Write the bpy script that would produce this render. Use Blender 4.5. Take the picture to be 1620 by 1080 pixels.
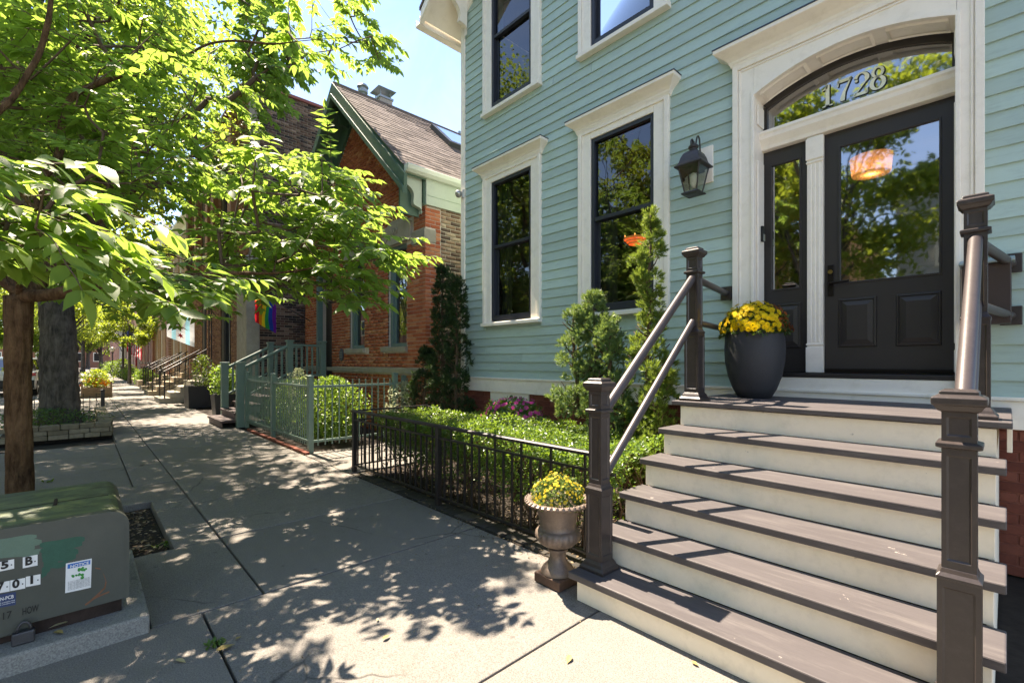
import bpy, bmesh, math, random
import numpy as np
from mathutils import Vector, Matrix
random.seed(7); RNG = np.random.default_rng(7)
SC = bpy.context.scene
COL = SC.collection
for o in list(bpy.data.objects): bpy.data.objects.remove(o)

# ------------------------------------------------------------------ camera
# level camera, street direction is -X, the houses face -Y, metres
VX1, VX2, VYH, VCX = 128., 1593., 572., 810.      # vanishing points and horizon of the photograph (1620 px wide)
VF = math.sqrt((VCX - VX1) * (VX2 - VCX)); VA = math.atan2(VCX - VX1, VF); CAMH = 1.38
cam = bpy.data.cameras.new('camera'); camo = bpy.data.objects.new('camera', cam); COL.objects.link(camo)
camo.location = (0, 0, CAMH)
camo.rotation_euler = (math.radians(90), 0, math.atan2(math.cos(VA), math.sin(VA)))
cam.sensor_width = 36; cam.lens = 36 * VF / 1620
cam.shift_y = (VYH - 540) / 1620; cam.clip_start = .05; cam.clip_end = 2000
SC.camera = camo

# ------------------------------------------------------------------ sky, sun, exposure
SUN_EL, SUN_DEV = math.radians(59), math.radians(-1)
SUNV = Vector((-math.cos(SUN_EL) * math.cos(SUN_DEV), math.cos(SUN_EL) * math.sin(SUN_DEV), math.sin(SUN_EL)))
w = bpy.data.worlds.new('World'); SC.world = w; w.use_nodes = True
nt = w.node_tree; nt.nodes.clear()
wo = nt.nodes.new('ShaderNodeOutputWorld'); bg = nt.nodes.new('ShaderNodeBackground')
sky = nt.nodes.new('ShaderNodeTexSky'); sky.sky_type = 'NISHITA'; sky.sun_disc = False
sky.sun_elevation = SUN_EL; sky.sun_rotation = math.radians(-91); sky.air_density = 1.0; sky.dust_density = .05; sky.altitude = 1400; sky.ozone_density = 2.2
tc = nt.nodes.new('ShaderNodeTexCoord'); mp = nt.nodes.new('ShaderNodeMapping'); mp.inputs['Scale'].default_value = (2.2, 5.0, 3.2); mp.inputs['Rotation'].default_value = (.5, .3, .9)
nz = nt.nodes.new('ShaderNodeTexNoise'); nz.inputs['Scale'].default_value = 1.6; nz.inputs['Detail'].default_value = 9; nz.inputs['Roughness'].default_value = .62; nz.inputs['Distortion'].default_value = .5
rp = nt.nodes.new('ShaderNodeValToRGB'); rp.color_ramp.elements[0].position = .46; rp.color_ramp.elements[1].position = .80
rp.color_ramp.elements[1].color = (.24, .24, .24, 1)
mx = nt.nodes.new('ShaderNodeMix'); mx.data_type = 'RGBA'; mx.inputs['B'].default_value = (3.0, 3.2, 3.5, 1)
L = nt.links.new
L(tc.outputs['Generated'], mp.inputs['Vector']); L(mp.outputs['Vector'], nz.inputs['Vector']); L(nz.outputs['Fac'], rp.inputs['Fac'])
L(rp.outputs['Color'], mx.inputs['Factor']); L(sky.outputs['Color'], mx.inputs['A']); L(mx.outputs['Result'], bg.inputs['Color'])
bg.inputs['Strength'].default_value = .077; L(bg.outputs['Background'], wo.inputs['Surface'])
sl = bpy.data.lights.new('sun', 'SUN'); sl.energy = 3.45; sl.angle = math.radians(.53); sl.color = (1, .93, .82)
so = bpy.data.objects.new('sun', sl); COL.objects.link(so); so.rotation_euler = SUNV.to_track_quat('Z', 'Y').to_euler(); so.location = (-10, 0, 20)
SC.view_settings.view_transform = 'Standard'; SC.view_settings.look = 'None'; SC.view_settings.gamma = 1
SC.view_settings.exposure = 2.58; SC.view_settings.use_white_balance = True; SC.view_settings.white_balance_temperature = 7350; SC.view_settings.white_balance_tint = 15; SC.view_settings.use_curve_mapping = False
SC.render.engine = 'CYCLES'; SC.cycles.max_bounces = 8; SC.cycles.transparent_max_bounces = 12; SC.cycles.diffuse_bounces = 4

# ------------------------------------------------------------------ pixel -> place helpers
FX, FY, RX, RY = -math.cos(VA), math.sin(VA), math.sin(VA), math.cos(VA)
def ray(x, y):
    u = (x - VCX) / VF; return (FX + RX * u, FY + RY * u, (VYH - y) / VF)
def onY(x, y, Y): d = ray(x, y); t = Y / d[1]; return Vector((d[0] * t, Y, CAMH + d[2] * t))
def onX(x, y, X): d = ray(x, y); t = X / d[0]; return Vector((X, d[1] * t, CAMH + d[2] * t))
def onZ(x, y, Z): d = ray(x, y); t = (Z - CAMH) / d[2]; return Vector((d[0] * t, d[1] * t, Z))
def atd(x, y, t): d = ray(x, y); return Vector((d[0] * t, d[1] * t, CAMH + d[2] * t))
def proj(p):
    zc = FX * p[0] + FY * p[1]; r = RX * p[0] + RY * p[1]
    return (VCX + VF * r / zc, VYH - VF * (p[2] - CAMH) / zc, zc)

# ------------------------------------------------------------------ materials
def lin(hexs):
    hexs = hexs.lstrip('#'); out = []
    for i in (0, 2, 4):
        c = int(hexs[i:i + 2], 16) / 255; out.append(c / 12.92 if c <= .04045 else ((c + .055) / 1.055) ** 2.4)
    return tuple(out)
def mul(c, k): return tuple(min(1, x * k) for x in c)
def mix(a, b, t): return tuple(x * (1 - t) + y * t for x, y in zip(a, b))
MATS = {}
class NT:
    def __init__(s, name):
        s.m = bpy.data.materials.new(name); s.m.use_nodes = True; s.t = s.m.node_tree
        s.b = s.t.nodes['Principled BSDF']; s.out = s.t.nodes['Material Output']
    def n(s, typ, **kw):
        nd = s.t.nodes.new('ShaderNode' + typ)
        for k, v in kw.items():
            if k in nd.inputs: nd.inputs[k].default_value = v
            else: setattr(nd, k, v)
        return nd
    def l(s, a, b): s.t.links.new(a, b)
    def coord(s, scale=(1, 1, 1), kind='Object'):
        t = s.n('TexCoord'); m = s.n('Mapping'); m.inputs['Scale'].default_value = scale; s.l(t.outputs[kind], m.inputs['Vector']); return m.outputs['Vector']
    def noise(s, vec, scale, detail=5, rough=.55, dist=0):
        n = s.n('TexNoise'); n.inputs['Scale'].default_value = scale; n.inputs['Detail'].default_value = detail; n.inputs['Roughness'].default_value = rough
        n.inputs['Distortion'].default_value = dist; s.l(vec, n.inputs['Vector']); return n.outputs['Fac']
    def ramp(s, fac, stops):
        r = s.n('ValToRGB'); e = r.color_ramp.elements
        while len(e) < len(stops): e.new(.5)
        for el, (p, c) in zip(e, stops): el.position = p; el.color = (*c, 1) if len(c) == 3 else c
        s.l(fac, r.inputs['Fac']); return r.outputs['Color']
    def mixc(s, fac, a, b, blend='MIX'):
        m = s.n('Mix'); m.data_type = 'RGBA'; m.blend_type = blend
        for key, v in (('Factor', fac), ('A', a), ('B', b)):
            i = [q for q in m.inputs if q.name == key and (q.type == 'RGBA' if key != 'Factor' else q.type == 'VALUE')][0]
            if isinstance(v, (int, float)): i.default_value = v
            elif isinstance(v, tuple): i.default_value = (*v, 1)
            else: s.l(v, i)
        return [q for q in m.outputs if q.type == 'RGBA'][0]
    def rnd(s):
        a = s.n('Attribute'); a.attribute_name = 'rnd'; o = s.n('ObjectInfo')
        m = s.n('Math'); m.operation = 'ADD'; s.l(a.outputs['Fac'], m.inputs[0]); s.l(o.outputs['Random'], m.inputs[1])
        f = s.n('Math'); f.operation = 'FRACT'; s.l(m.outputs[0], f.inputs[0]); return f.outputs[0]
    def bump(s, h, strength, dist=.01):
        b = s.n('Bump'); b.inputs['Strength'].default_value = strength; b.inputs['Distance'].default_value = dist; s.l(h, b.inputs['Height']); s.l(b.outputs['Normal'], s.b.inputs['Normal'])
    def col(s, c): s.l(c, s.b.inputs['Base Color'])

def paint(name, c, rough=.55, var=.10, scale=6, bump=.15, bscale=90, metal=0, stretch=(1, 1, 1), rv=.0, spec=.4, dirt=None, dirt_amt=.0, dscale=3, chip=None, cscale=22):
    """painted or plain surface: base colour, slow and fine mottling, a little relief"""
    if name in MATS: return MATS[name]
    t = NT(name); v = t.coord(stretch)
    n1 = t.noise(v, scale, 6, .6); n2 = t.noise(v, scale * 9, 4, .6)
    c1 = t.ramp(n1, [(.3, mul(c, 1 - var)), (.7, mul(c, 1 + var))])
    c1 = t.mixc(.5, c1, t.ramp(n2, [(.3, mul(c, 1 - var * .8)), (.7, mul(c, 1 + var * .8))]))
    if rv:
        c1 = t.mixc(1.0, c1, t.ramp(t.rnd(), [(0, (1 - rv,) * 3), (1, (1 + rv * .0,) * 3)]), 'MULTIPLY')
    if dirt:
        nd = t.noise(v, dscale, 7, .7); f = t.ramp(nd, [(.5, (0, 0, 0)), (.75, (dirt_amt,) * 3)])
        c1 = t.mixc(f, c1, dirt)
    if chip: c1 = t.mixc(t.ramp(t.mixc(1.0, t.noise(t.coord(), cscale, 3, .6), t.noise(t.coord(), cscale * .2, 2), 'MULTIPLY'), [(.445, (0,) * 3), (.46, (.6,) * 3)]), c1, chip)
    t.col(c1); t.b.inputs['Roughness'].default_value = rough; t.b.inputs['Metallic'].default_value = metal
    t.b.inputs['Specular IOR Level'].default_value = spec
    if bump: t.bump(t.noise(v, bscale, 4, .6), bump, .004)
    MATS[name] = t.m; return t.m

def stops_mat(name, stops, rough=.85, bump=.5, bscale=70, mott=.25, mscale=25):
    """pieces that differ one by one (bricks, shingles, slabs): colour from a random value per piece"""
    if name in MATS: return MATS[name]
    t = NT(name); v = t.coord()
    c = t.ramp(t.rnd(), stops); n = t.noise(v, mscale, 6, .65)
    c = t.mixc(1.0, c, t.ramp(n, [(.25, (1 - mott,) * 3), (.75, (1,) * 3)]), 'MULTIPLY')
    t.col(c); t.b.inputs['Roughness'].default_value = rough; t.b.inputs['Specular IOR Level'].default_value = .25
    t.bump(t.noise(v, bscale, 5, .7), bump, .004); MATS[name] = t.m; return t.m

def leafmat(name, stops, trans=.45, rough=.45, tcol=(.33, .48, .03), spec=.35):
    if name in MATS: return MATS[name]
    t = NT(name); c = t.ramp(t.rnd(), stops); v = t.coord(); n = t.noise(v, 40, 3)
    c = t.mixc(1.0, c, t.ramp(n, [(.3, (.8,) * 3), (.7, (1,) * 3)]), 'MULTIPLY')
    t.col(c); t.b.inputs['Roughness'].default_value = rough; t.b.inputs['Specular IOR Level'].default_value = spec
    tr = t.n('BsdfTranslucent'); tr.inputs['Color'].default_value = (*tcol, 1); ms = t.n('MixShader'); ms.inputs[0].default_value = trans
    t.l(t.b.outputs[0], ms.inputs[1]); t.l(tr.outputs[0], ms.inputs[2]); t.l(ms.outputs[0], t.out.inputs['Surface'])
    MATS[name] = t.m; return t.m

def glassmat(name, refl=.30, tint=(.55, .6, .58), wav=.0, rough=0.0):
    if name in MATS: return MATS[name]
    t = NT(name); t.t.nodes.remove(t.b)
    tr = t.n('BsdfTransparent'); tr.inputs['Color'].default_value = (*tint, 1)
    gl = t.n('BsdfGlossy'); gl.inputs['Roughness'].default_value = rough; gl.inputs['Color'].default_value = (.95, .97, 1, 1)
    lw = t.n('LayerWeight'); lw.inputs['Blend'].default_value = .25
    ad = t.n('Math'); ad.operation = 'ADD'; ad.use_clamp = True; ad.inputs[1].default_value = refl; t.l(lw.outputs['Fresnel'], ad.inputs[0])
    ms = t.n('MixShader'); t.l(ad.outputs[0], ms.inputs[0]); t.l(tr.outputs[0], ms.inputs[1]); t.l(gl.outputs[0], ms.inputs[2]); t.l(ms.outputs[0], t.out.inputs['Surface'])
    if wav:
        v = t.coord(); b = t.n('Bump'); b.inputs['Strength'].default_value = wav; b.inputs['Distance'].default_value = .004
        t.l(t.noise(v, 5, 2), b.inputs['Height']); t.l(b.outputs['Normal'], gl.inputs['Normal'])
    MATS[name] = t.m; return t.m

def emit(name, c, s):
    if name in MATS: return MATS[name]
    t = NT(name); t.b.inputs['Base Color'].default_value = (*c, 1); t.b.inputs['Emission Color'].default_value = (*c, 1); t.b.inputs['Emission Strength'].default_value = s
    MATS[name] = t.m; return t.m

# ------------------------------------------------------------------ mesh helpers
class MB:
    def __init__(s): s.v = []; s.f = []; s.r = None
    def box(s, x0, x1, y0, y1, z0, z1):
        i = len(s.v); s.v += [(x0, y0, z0), (x1, y0, z0), (x1, y1, z0), (x0, y1, z0), (x0, y0, z1), (x1, y0, z1), (x1, y1, z1), (x0, y1, z1)]
        s.f += [(i, i+3, i+2, i+1), (i+4, i+5, i+6, i+7), (i, i+1, i+5, i+4), (i+1, i+2, i+6, i+5), (i+2, i+3, i+7, i+6), (i+3, i, i+4, i+7)]; return s
    def prism(s, pts, axis, a0, a1):
        i = len(s.v); n = len(pts)
        def P(p, a): return (a, p[0], p[1]) if axis == 'x' else (p[0], a, p[1]) if axis == 'y' else (p[0], p[1], a)
        s.v += [P(p, a0) for p in pts] + [P(p, a1) for p in pts]
        s.f += [tuple(range(i, i + n)), tuple(range(i + 2 * n - 1, i + n - 1, -1))]
        s.f += [(i + k, i + n + k, i + n + (k + 1) % n, i + (k + 1) % n) for k in range(n)]; return s
    def tube(s, path, r, n=10, cap=True):
        path = [Vector(p) for p in path]; m = len(path); rr = r if isinstance(r, (list, tuple)) else [r] * m
        i0 = len(s.v); up = Vector((0, 0, 1)); prev = None
        for k, p in enumerate(path):
            d = (path[min(k + 1, m - 1)] - path[max(k - 1, 0)]).normalized()
            a = d.cross(up if abs(d.z) < .95 else Vector((1, 0, 0))).normalized() if prev is None else (prev - d * prev.dot(d)).normalized()
            prev = a; b = d.cross(a)
            for j in range(n):
                q = 2 * math.pi * j / n; s.v.append(tuple(p + (a * math.cos(q) + b * math.sin(q)) * rr[k]))
        for k in range(m - 1):
            for j in range(n):
                s.f.append((i0 + k*n + j, i0 + k*n + (j+1) % n, i0 + (k+1)*n + (j+1) % n, i0 + (k+1)*n + j))
        if cap: s.f += [tuple(range(i0 + n - 1, i0 - 1, -1)), tuple(range(i0 + (m-1)*n, i0 + m*n))]
        return s
    def lathe(s, prof, c, n=32, flute=None):
        i0 = len(s.v); m = len(prof)
        for (r, z) in prof:
            for j in range(n):
                q = 2 * math.pi * j / n; rr = r
                if flute and flute[0] <= z <= flute[1]: rr = r * (1 + flute[3] * abs(math.sin(q * flute[2] / 2)))
                s.v.append((c[0] + rr * math.cos(q), c[1] + rr * math.sin(q), c[2] + z))
        for k in range(m - 1):
            for j in range(n):
                s.f.append((i0 + k*n + j, i0 + k*n + (j+1) % n, i0 + (k+1)*n + (j+1) % n, i0 + (k+1)*n + j))
        if prof[0][0] > 0: s.f.append(tuple(range(i0 + n - 1, i0 - 1, -1)))
        if prof[-1][0] > 0: s.f.append(tuple(range(i0 + (m-1)*n, i0 + m*n)))
        return s
    def sqstack(s, c, prof):
        """square post: rings of (half width, z), mitred"""
        i0 = len(s.v)
        for (r, z) in prof: s.v += [(c[0]-r, c[1]-r, z), (c[0]+r, c[1]-r, z), (c[0]+r, c[1]+r, z), (c[0]-r, c[1]+r, z)]
        for k in range(len(prof) - 1):
            for j in range(4): s.f.append((i0 + k*4 + j, i0 + k*4 + (j+1) % 4, i0 + (k+1)*4 + (j+1) % 4, i0 + (k+1)*4 + j))
        s.f += [(i0+3, i0+2, i0+1, i0), tuple(i0 + (len(prof)-1)*4 + j for j in range(4))]; return s
    def panelbox(s, c, w, z0, z1, mx_, mz, d):
        """square shaft with a sunk panel on each side"""
        for j in range(4):
            a = j * math.pi / 2
            def T(u, dep, z):
                x, y = u, -w + dep
                return (c[0] + x*math.cos(a) - y*math.sin(a), c[1] + x*math.sin(a) + y*math.cos(a), z)
            i = len(s.v); o = [(-w, z0), (w, z0), (w, z1), (-w, z1)]; n = [(-w+mx_, z0+mz), (w-mx_, z0+mz), (w-mx_, z1-mz), (-w+mx_, z1-mz)]
            g = .006; n2 = [(-w+mx_+g, z0+mz+g), (w-mx_-g, z0+mz+g), (w-mx_-g, z1-mz-g), (-w+mx_+g, z1-mz-g)]
            s.v += [T(u, 0, z) for u, z in o] + [T(u, 0, z) for u, z in n] + [T(u, d, z) for u, z in n2]
            for k in range(4):
                kk = (k+1) % 4; s.f += [(i+k, i+kk, i+4+kk, i+4+k), (i+4+k, i+4+kk, i+8+kk, i+8+k)]
            s.f.append((i+8, i+9, i+10, i+11))
        return s
    def crown(s, x0, x1, yb, prof):
        """moulding swept round three sides of a casing; prof = (projection, z)"""
        i0 = len(s.v)
        for d, z in prof: s.v += [(x0-d, yb+.07, z), (x0-d, yb-d, z), (x1+d, yb-d, z), (x1+d, yb+.07, z)]
        for k in range(len(prof) - 1):
            for j in range(3): s.f.append((i0+k*4+j, i0+k*4+j+1, i0+(k+1)*4+j+1, i0+(k+1)*4+j))
        s.f.append((i0, i0+3, i0+2, i0+1)); t = i0 + (len(prof)-1)*4; s.f.append((t, t+1, t+2, t+3)); return s
    def poly(s, pts): i = len(s.v); s.v += [tuple(p) for p in pts]; s.f.append(tuple(range(i, i+len(pts)))); return s
    def strip(s, A, B):
        i = len(s.v); n = len(A); s.v += [tuple(p) for p in A] + [tuple(p) for p in B]
        s.f += [(i+k, i+k+1, i+n+k+1, i+n+k) for k in range(n-1)]; return s
    def mesh(s, name):
        me = bpy.data.meshes.new(name); me.from_pydata(s.v, [], s.f); me.update(); return me
    def obj(s, name, mat, parent=None, smooth=False, bev=0, fix=True):
        me = s.mesh(name)
        if fix:
            bm = bmesh.new(); bm.from_mesh(me); bmesh.ops.recalc_face_normals(bm, faces=bm.faces); bm.to_mesh(me); bm.free()
        return link(name, me, mat, parent, smooth, bev)
def link(name, me, mat=None, parent=None, smooth=False, bev=0):
    o = bpy.data.objects.new(name, me); COL.objects.link(o)
    if mat and not me.materials: me.materials.append(mat)
    if smooth is True: me.polygons.foreach_set('use_smooth', [True] * len(me.polygons))
    elif smooth:
        me.polygons.foreach_set('use_smooth', [True] * len(me.polygons)); me.set_sharp_from_angle(angle=math.radians(smooth))
    if bev:
        b = o.modifiers.new('edge', 'BEVEL'); b.width = bev; b.segments = 2; b.limit_method = 'ANGLE'; b.angle_limit = math.radians(40)
    if parent: par(o, parent)
    return o
def par(o, p):
    o.parent = p; L_ = Vector((0, 0, 0)); q = p
    while q: L_ += q.location; q = q.parent
    o.matrix_parent_inverse = Matrix.Identity(4)
    o.location = o.location - L_
def tag(o, label=None, cat=None, group=None, kind=None):
    for k, v in (('label', label), ('category', cat), ('group', group), ('kind', kind)):
        if v: o[k] = v
    return o
def thing(name, label, cat, loc=(0, 0, 0), group=None):
    o = bpy.data.objects.new(name, None); COL.objects.link(o); o.location = loc; o.empty_display_size = .1; return tag(o, label, cat, group)
def box(name, mat, parent, x0, x1, y0, y1, z0, z1, bev=0, smooth=False): return MB().box(x0, x1, y0, y1, z0, z1).obj(name, mat, parent, smooth, bev)
def copy_tree(o, parent=None):
    c = o.copy(); COL.objects.link(c)
    if parent: c.parent = parent
    for ch in o.children: copy_tree(ch, c)
    return c
def bigmesh(name, V, F, rnd=None, mat=None, parent=None, smooth=False):
    """V (n,3), F (m,k) index array, one random value per vertex"""
    me = bpy.data.meshes.new(name); V = np.asarray(V, np.float32); F = np.asarray(F, np.int32); m, k = F.shape
    me.vertices.add(len(V)); me.vertices.foreach_set('co', V.ravel()); me.loops.add(m * k); me.loops.foreach_set('vertex_index', F.ravel())
    me.polygons.add(m); me.polygons.foreach_set('loop_start', np.arange(m, dtype=np.int32) * k)
    if smooth: me.polygons.foreach_set('use_smooth', np.ones(m, bool))
    me.update(calc_edges=True)
    if rnd is not None:
        a = me.attributes.new('rnd', 'FLOAT', 'POINT'); a.data.foreach_set('value', np.asarray(rnd, np.float32))
    return link(name, me, mat, parent)
def scatter(name, TV, TF, P, R, S, mat, parent=None, rnd=None, smooth=False):
    """one mesh holding N placed copies of a small template"""
    TV = np.asarray(TV, float); TF = np.asarray(TF, int); N = len(P); nv = len(TV)
    V = np.einsum('nij,vj->nvi', R, TV) * np.asarray(S).reshape(N, 1, -1) + np.asarray(P)[:, None, :]
    F = (TF[None] + (np.arange(N) * nv)[:, None, None]).reshape(-1, TF.shape[1])
    if rnd is None: rnd = RNG.random(N)
    return bigmesh(name, V.reshape(-1, 3), F, np.repeat(rnd, nv), mat, parent, smooth)
def frames(D, U):
    """rotation matrices with local x along D and local z near U"""
    D = D / np.linalg.norm(D, axis=1, keepdims=True); Y = np.cross(U, D); Y /= np.linalg.norm(Y, axis=1, keepdims=True) + 1e-9
    return np.stack([D, Y, np.cross(D, Y)], axis=2)
def rdir(n):
    v = RNG.normal(size=(n, 3)); return v / np.linalg.norm(v, axis=1, keepdims=True)
# leaf templates (unit length along x)
def leaf_t(w=.46, droop=.10, fold=.09):
    xs = [0, .14, .38, .64, .86, 1.0]; ws = [0, .33, .5, .36, .12, 0]; V = []; F = []
    for x, q in zip(xs, ws):
        z = -droop * x * x
        V += [(x, -q * w, z + fold * q), (x, 0, z), (x, q * w, z + fold * q)]
    for k in range(5):
        a = k * 3
        F += [(a, a+3, a+4), (a, a+4, a+1), (a+1, a+4, a+5), (a+1, a+5, a+2)]
    return np.array(V), np.array(F)
LEAF = leaf_t()
LEAF4 = (np.array([(0, 0, 0), (.45, -.22, .06), (1, 0, -.08), (.45, .22, .06), (.5, 0, 0)]), np.array([(0, 1, 4), (1, 2, 4), (2, 3, 4), (3, 0, 4)]))
LEAF2 = (np.array([(0, 0, 0), (.5, -.27, .07), (1, 0, -.05), (.5, .27, .07)]), np.array([(0, 1, 2), (0, 2, 3)]))
def tuft_t(n=14, spread=.9):
    V = []; F = []
    for k in range(n):
        t = k / (n - 1); a = k * 2.4; el = spread * (1.15 - .8 * t); b = Vector((.1 + .45 * t, 0, 0))
        d = Vector((math.cos(el), math.sin(el) * math.cos(a), math.sin(el) * math.sin(a))); s = d.cross(Vector((1, .3, .2))).normalized() * .055
        i = len(V); V += [tuple(b + s), tuple(b - s), tuple(b + d * (.55 - .1 * t))]; F.append((i, i+1, i+2))
    i = len(V); V += [(0, .02, 0), (0, -.02, 0), (.6, 0, 0)]; F.append((i, i+1, i+2))
    return np.array(V), np.array(F)
TUFT = tuft_t()

# ------------------------------------------------------------------ pieces laid one by one (bricks, shingles ...)
def lay(parent, name, mat, items, limit=280, extra='brick'):
    """items: (centre, u axis, v axis, n axis, size u, v, n). The nearest become objects, the rest one mesh"""
    cp = np.array((0, 0, CAMH)); d = np.array([np.linalg.norm(np.array(i[0]) - cp) for i in items]); order = np.argsort(d)
    cache = {}
    for k in order[:limit]:
        c, u, v, n, su, sv, sn = items[k]; key = (round(su, 3), round(sv, 3), round(sn, 3), tuple(np.round(u, 3)), tuple(np.round(n, 3)), tuple(np.round(v, 3)))
        if key not in cache:
            m = MB(); u_, v_, n_ = (np.array(a, float) for a in (u, v, n))
            B = .0028
            for (a, b, q) in ((-1, -1, 0), (1, -1, 0), (1, 1, 0), (-1, 1, 0)): m.v.append(tuple(u_*a*su/2 + v_*b*sv/2 - n_*sn))
            for (a, b) in ((-1, -1), (1, -1), (1, 1), (-1, 1)): m.v.append(tuple(u_*a*su/2 + v_*b*sv/2 - n_*B))
            for (a, b) in ((-1, -1), (1, -1), (1, 1), (-1, 1)): m.v.append(tuple(u_*a*(su/2-B) + v_*b*(sv/2-B)))
            for k2 in range(4):
                kk = (k2+1) % 4; m.f += [(k2, kk, 4+kk, 4+k2), (4+k2, 4+kk, 8+kk, 8+k2)]
            m.f += [(8, 9, 10, 11), (3, 2, 1, 0)]
            me = m.mesh(name); me.materials.append(mat)
            bm = bmesh.new(); bm.from_mesh(me); bmesh.ops.recalc_face_normals(bm, faces=bm.faces); bm.to_mesh(me); bm.free(); cache[key] = me
        o = bpy.data.objects.new(name, cache[key]); COL.objects.link(o); o.location = tuple(c); par(o, parent)
    rest = order[limit:]
    if len(rest):
        C = np.array([items[k][0] for k in rest], float); U = np.array([items[k][1] for k in rest], float); Vv = np.array([items[k][2] for k in rest], float); Nn = np.array([items[k][3] for k in rest], float)
        S = np.array([items[k][4:7] for k in rest], float); pts = []
        for (a, b, q) in ((-1, -1, 1), (1, -1, 1), (1, 1, 1), (-1, 1, 1), (-1, -1, 0), (1, -1, 0), (1, 1, 0), (-1, 1, 0)):
            pts.append(C + U*a*S[:, :1]/2 + Vv*b*S[:, 1:2]/2 - Nn*q*S[:, 2:3])
        V = np.stack(pts, 1).reshape(-1, 3); TF = np.array([(4, 5, 6, 7), (0, 1, 5, 4), (1, 2, 6, 5), (2, 3, 7, 6), (3, 0, 4, 7)])
        F = (TF[None] + (np.arange(len(rest)) * 8)[:, None, None]).reshape(-1, 4)
        o = bigmesh(name + '_field', V, F, np.repeat(RNG.random(len(rest)), 8), mat, parent); tag(o, kind='stuff')
def brick_items(org, u, n, u0, u1, z0, z1, inside, bl=.203, bh=.067, j=.009, depth=.03, jit=.003):
    """running bond on a vertical face; inside(uc, zc, half) says whether a brick stands there"""
    org = np.array(org, float); u = np.array(u, float); n = np.array(n, float); v = np.array((0, 0, 1.)); out = []; k = 0; z = z0
    while z + bh <= z1 + .03:
        s = u0 - (bl / 2 if k % 2 else 0) - j / 2
        while s < u1:
            a, b = max(s + j / 2, u0), min(s + bl - j / 2, u1)
            if b - a > .03:
                for (a2, b2) in inside(a, b, z + bh / 2):
                    if b2 - a2 > .025:
                        c = org + u * (a2 + b2) / 2 + v * (z + bh / 2) + n * random.uniform(0, 1.6 * jit); out.append((c, u, v, n, b2 - a2, bh - j, depth))
            s += bl
        z += bh; k += 1
    return out
def openings(rects, clip=None):
    """interval clipper for brick_items: keeps what lies outside the rects and inside clip(z)->(lo,hi)"""
    def f(a, b, z):
        segs = [(a, b)]
        if clip:
            lo, hi = clip(z); segs = [(max(a, lo), min(b, hi))]
        for (r0, r1, q0, q1) in rects:
            if q0 - .03 < z < q1 + .03:
                ns = []
                for (p, q) in segs:
                    if q <= r0 or p >= r1: ns.append((p, q)); continue
                    if p < r0: ns.append((p, r0))
                    if q > r1: ns.append((r1, q))
                segs = ns
        return [(p, q) for p, q in segs if q > p]
    return f
def text(s, size, name, mat, parent, origin, ux, uz, bold=0, xs=1.0, align='LEFT', lift=.0015, fit=None):
    """flat lettering lying on a face: ux = reading direction, uz = up"""
    cu = bpy.data.curves.new('t', 'FONT'); cu.body = s; cu.size = size; cu.align_x = align; cu.offset = bold; cu.resolution_u = 3; cu.fill_mode = 'FRONT'
    o = bpy.data.objects.new('t', cu); COL.objects.link(o); bpy.context.view_layer.update()
    me = bpy.data.meshes.new_from_object(o.evaluated_get(bpy.context.evaluated_depsgraph_get())); bpy.data.objects.remove(o)
    if fit: xs_all = [v.co.x for v in me.vertices]; xs = fit / (max(xs_all) - min(xs_all))
    ux = Vector(ux).normalized(); uz = Vector(uz).normalized(); n = ux.cross(uz); org = Vector(origin) + n * lift
    for v in me.vertices: v.co = org + ux * (v.co.x * xs) + uz * v.co.y
    me.materials.clear(); me.name = name; return link(name, me, mat, parent)
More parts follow.
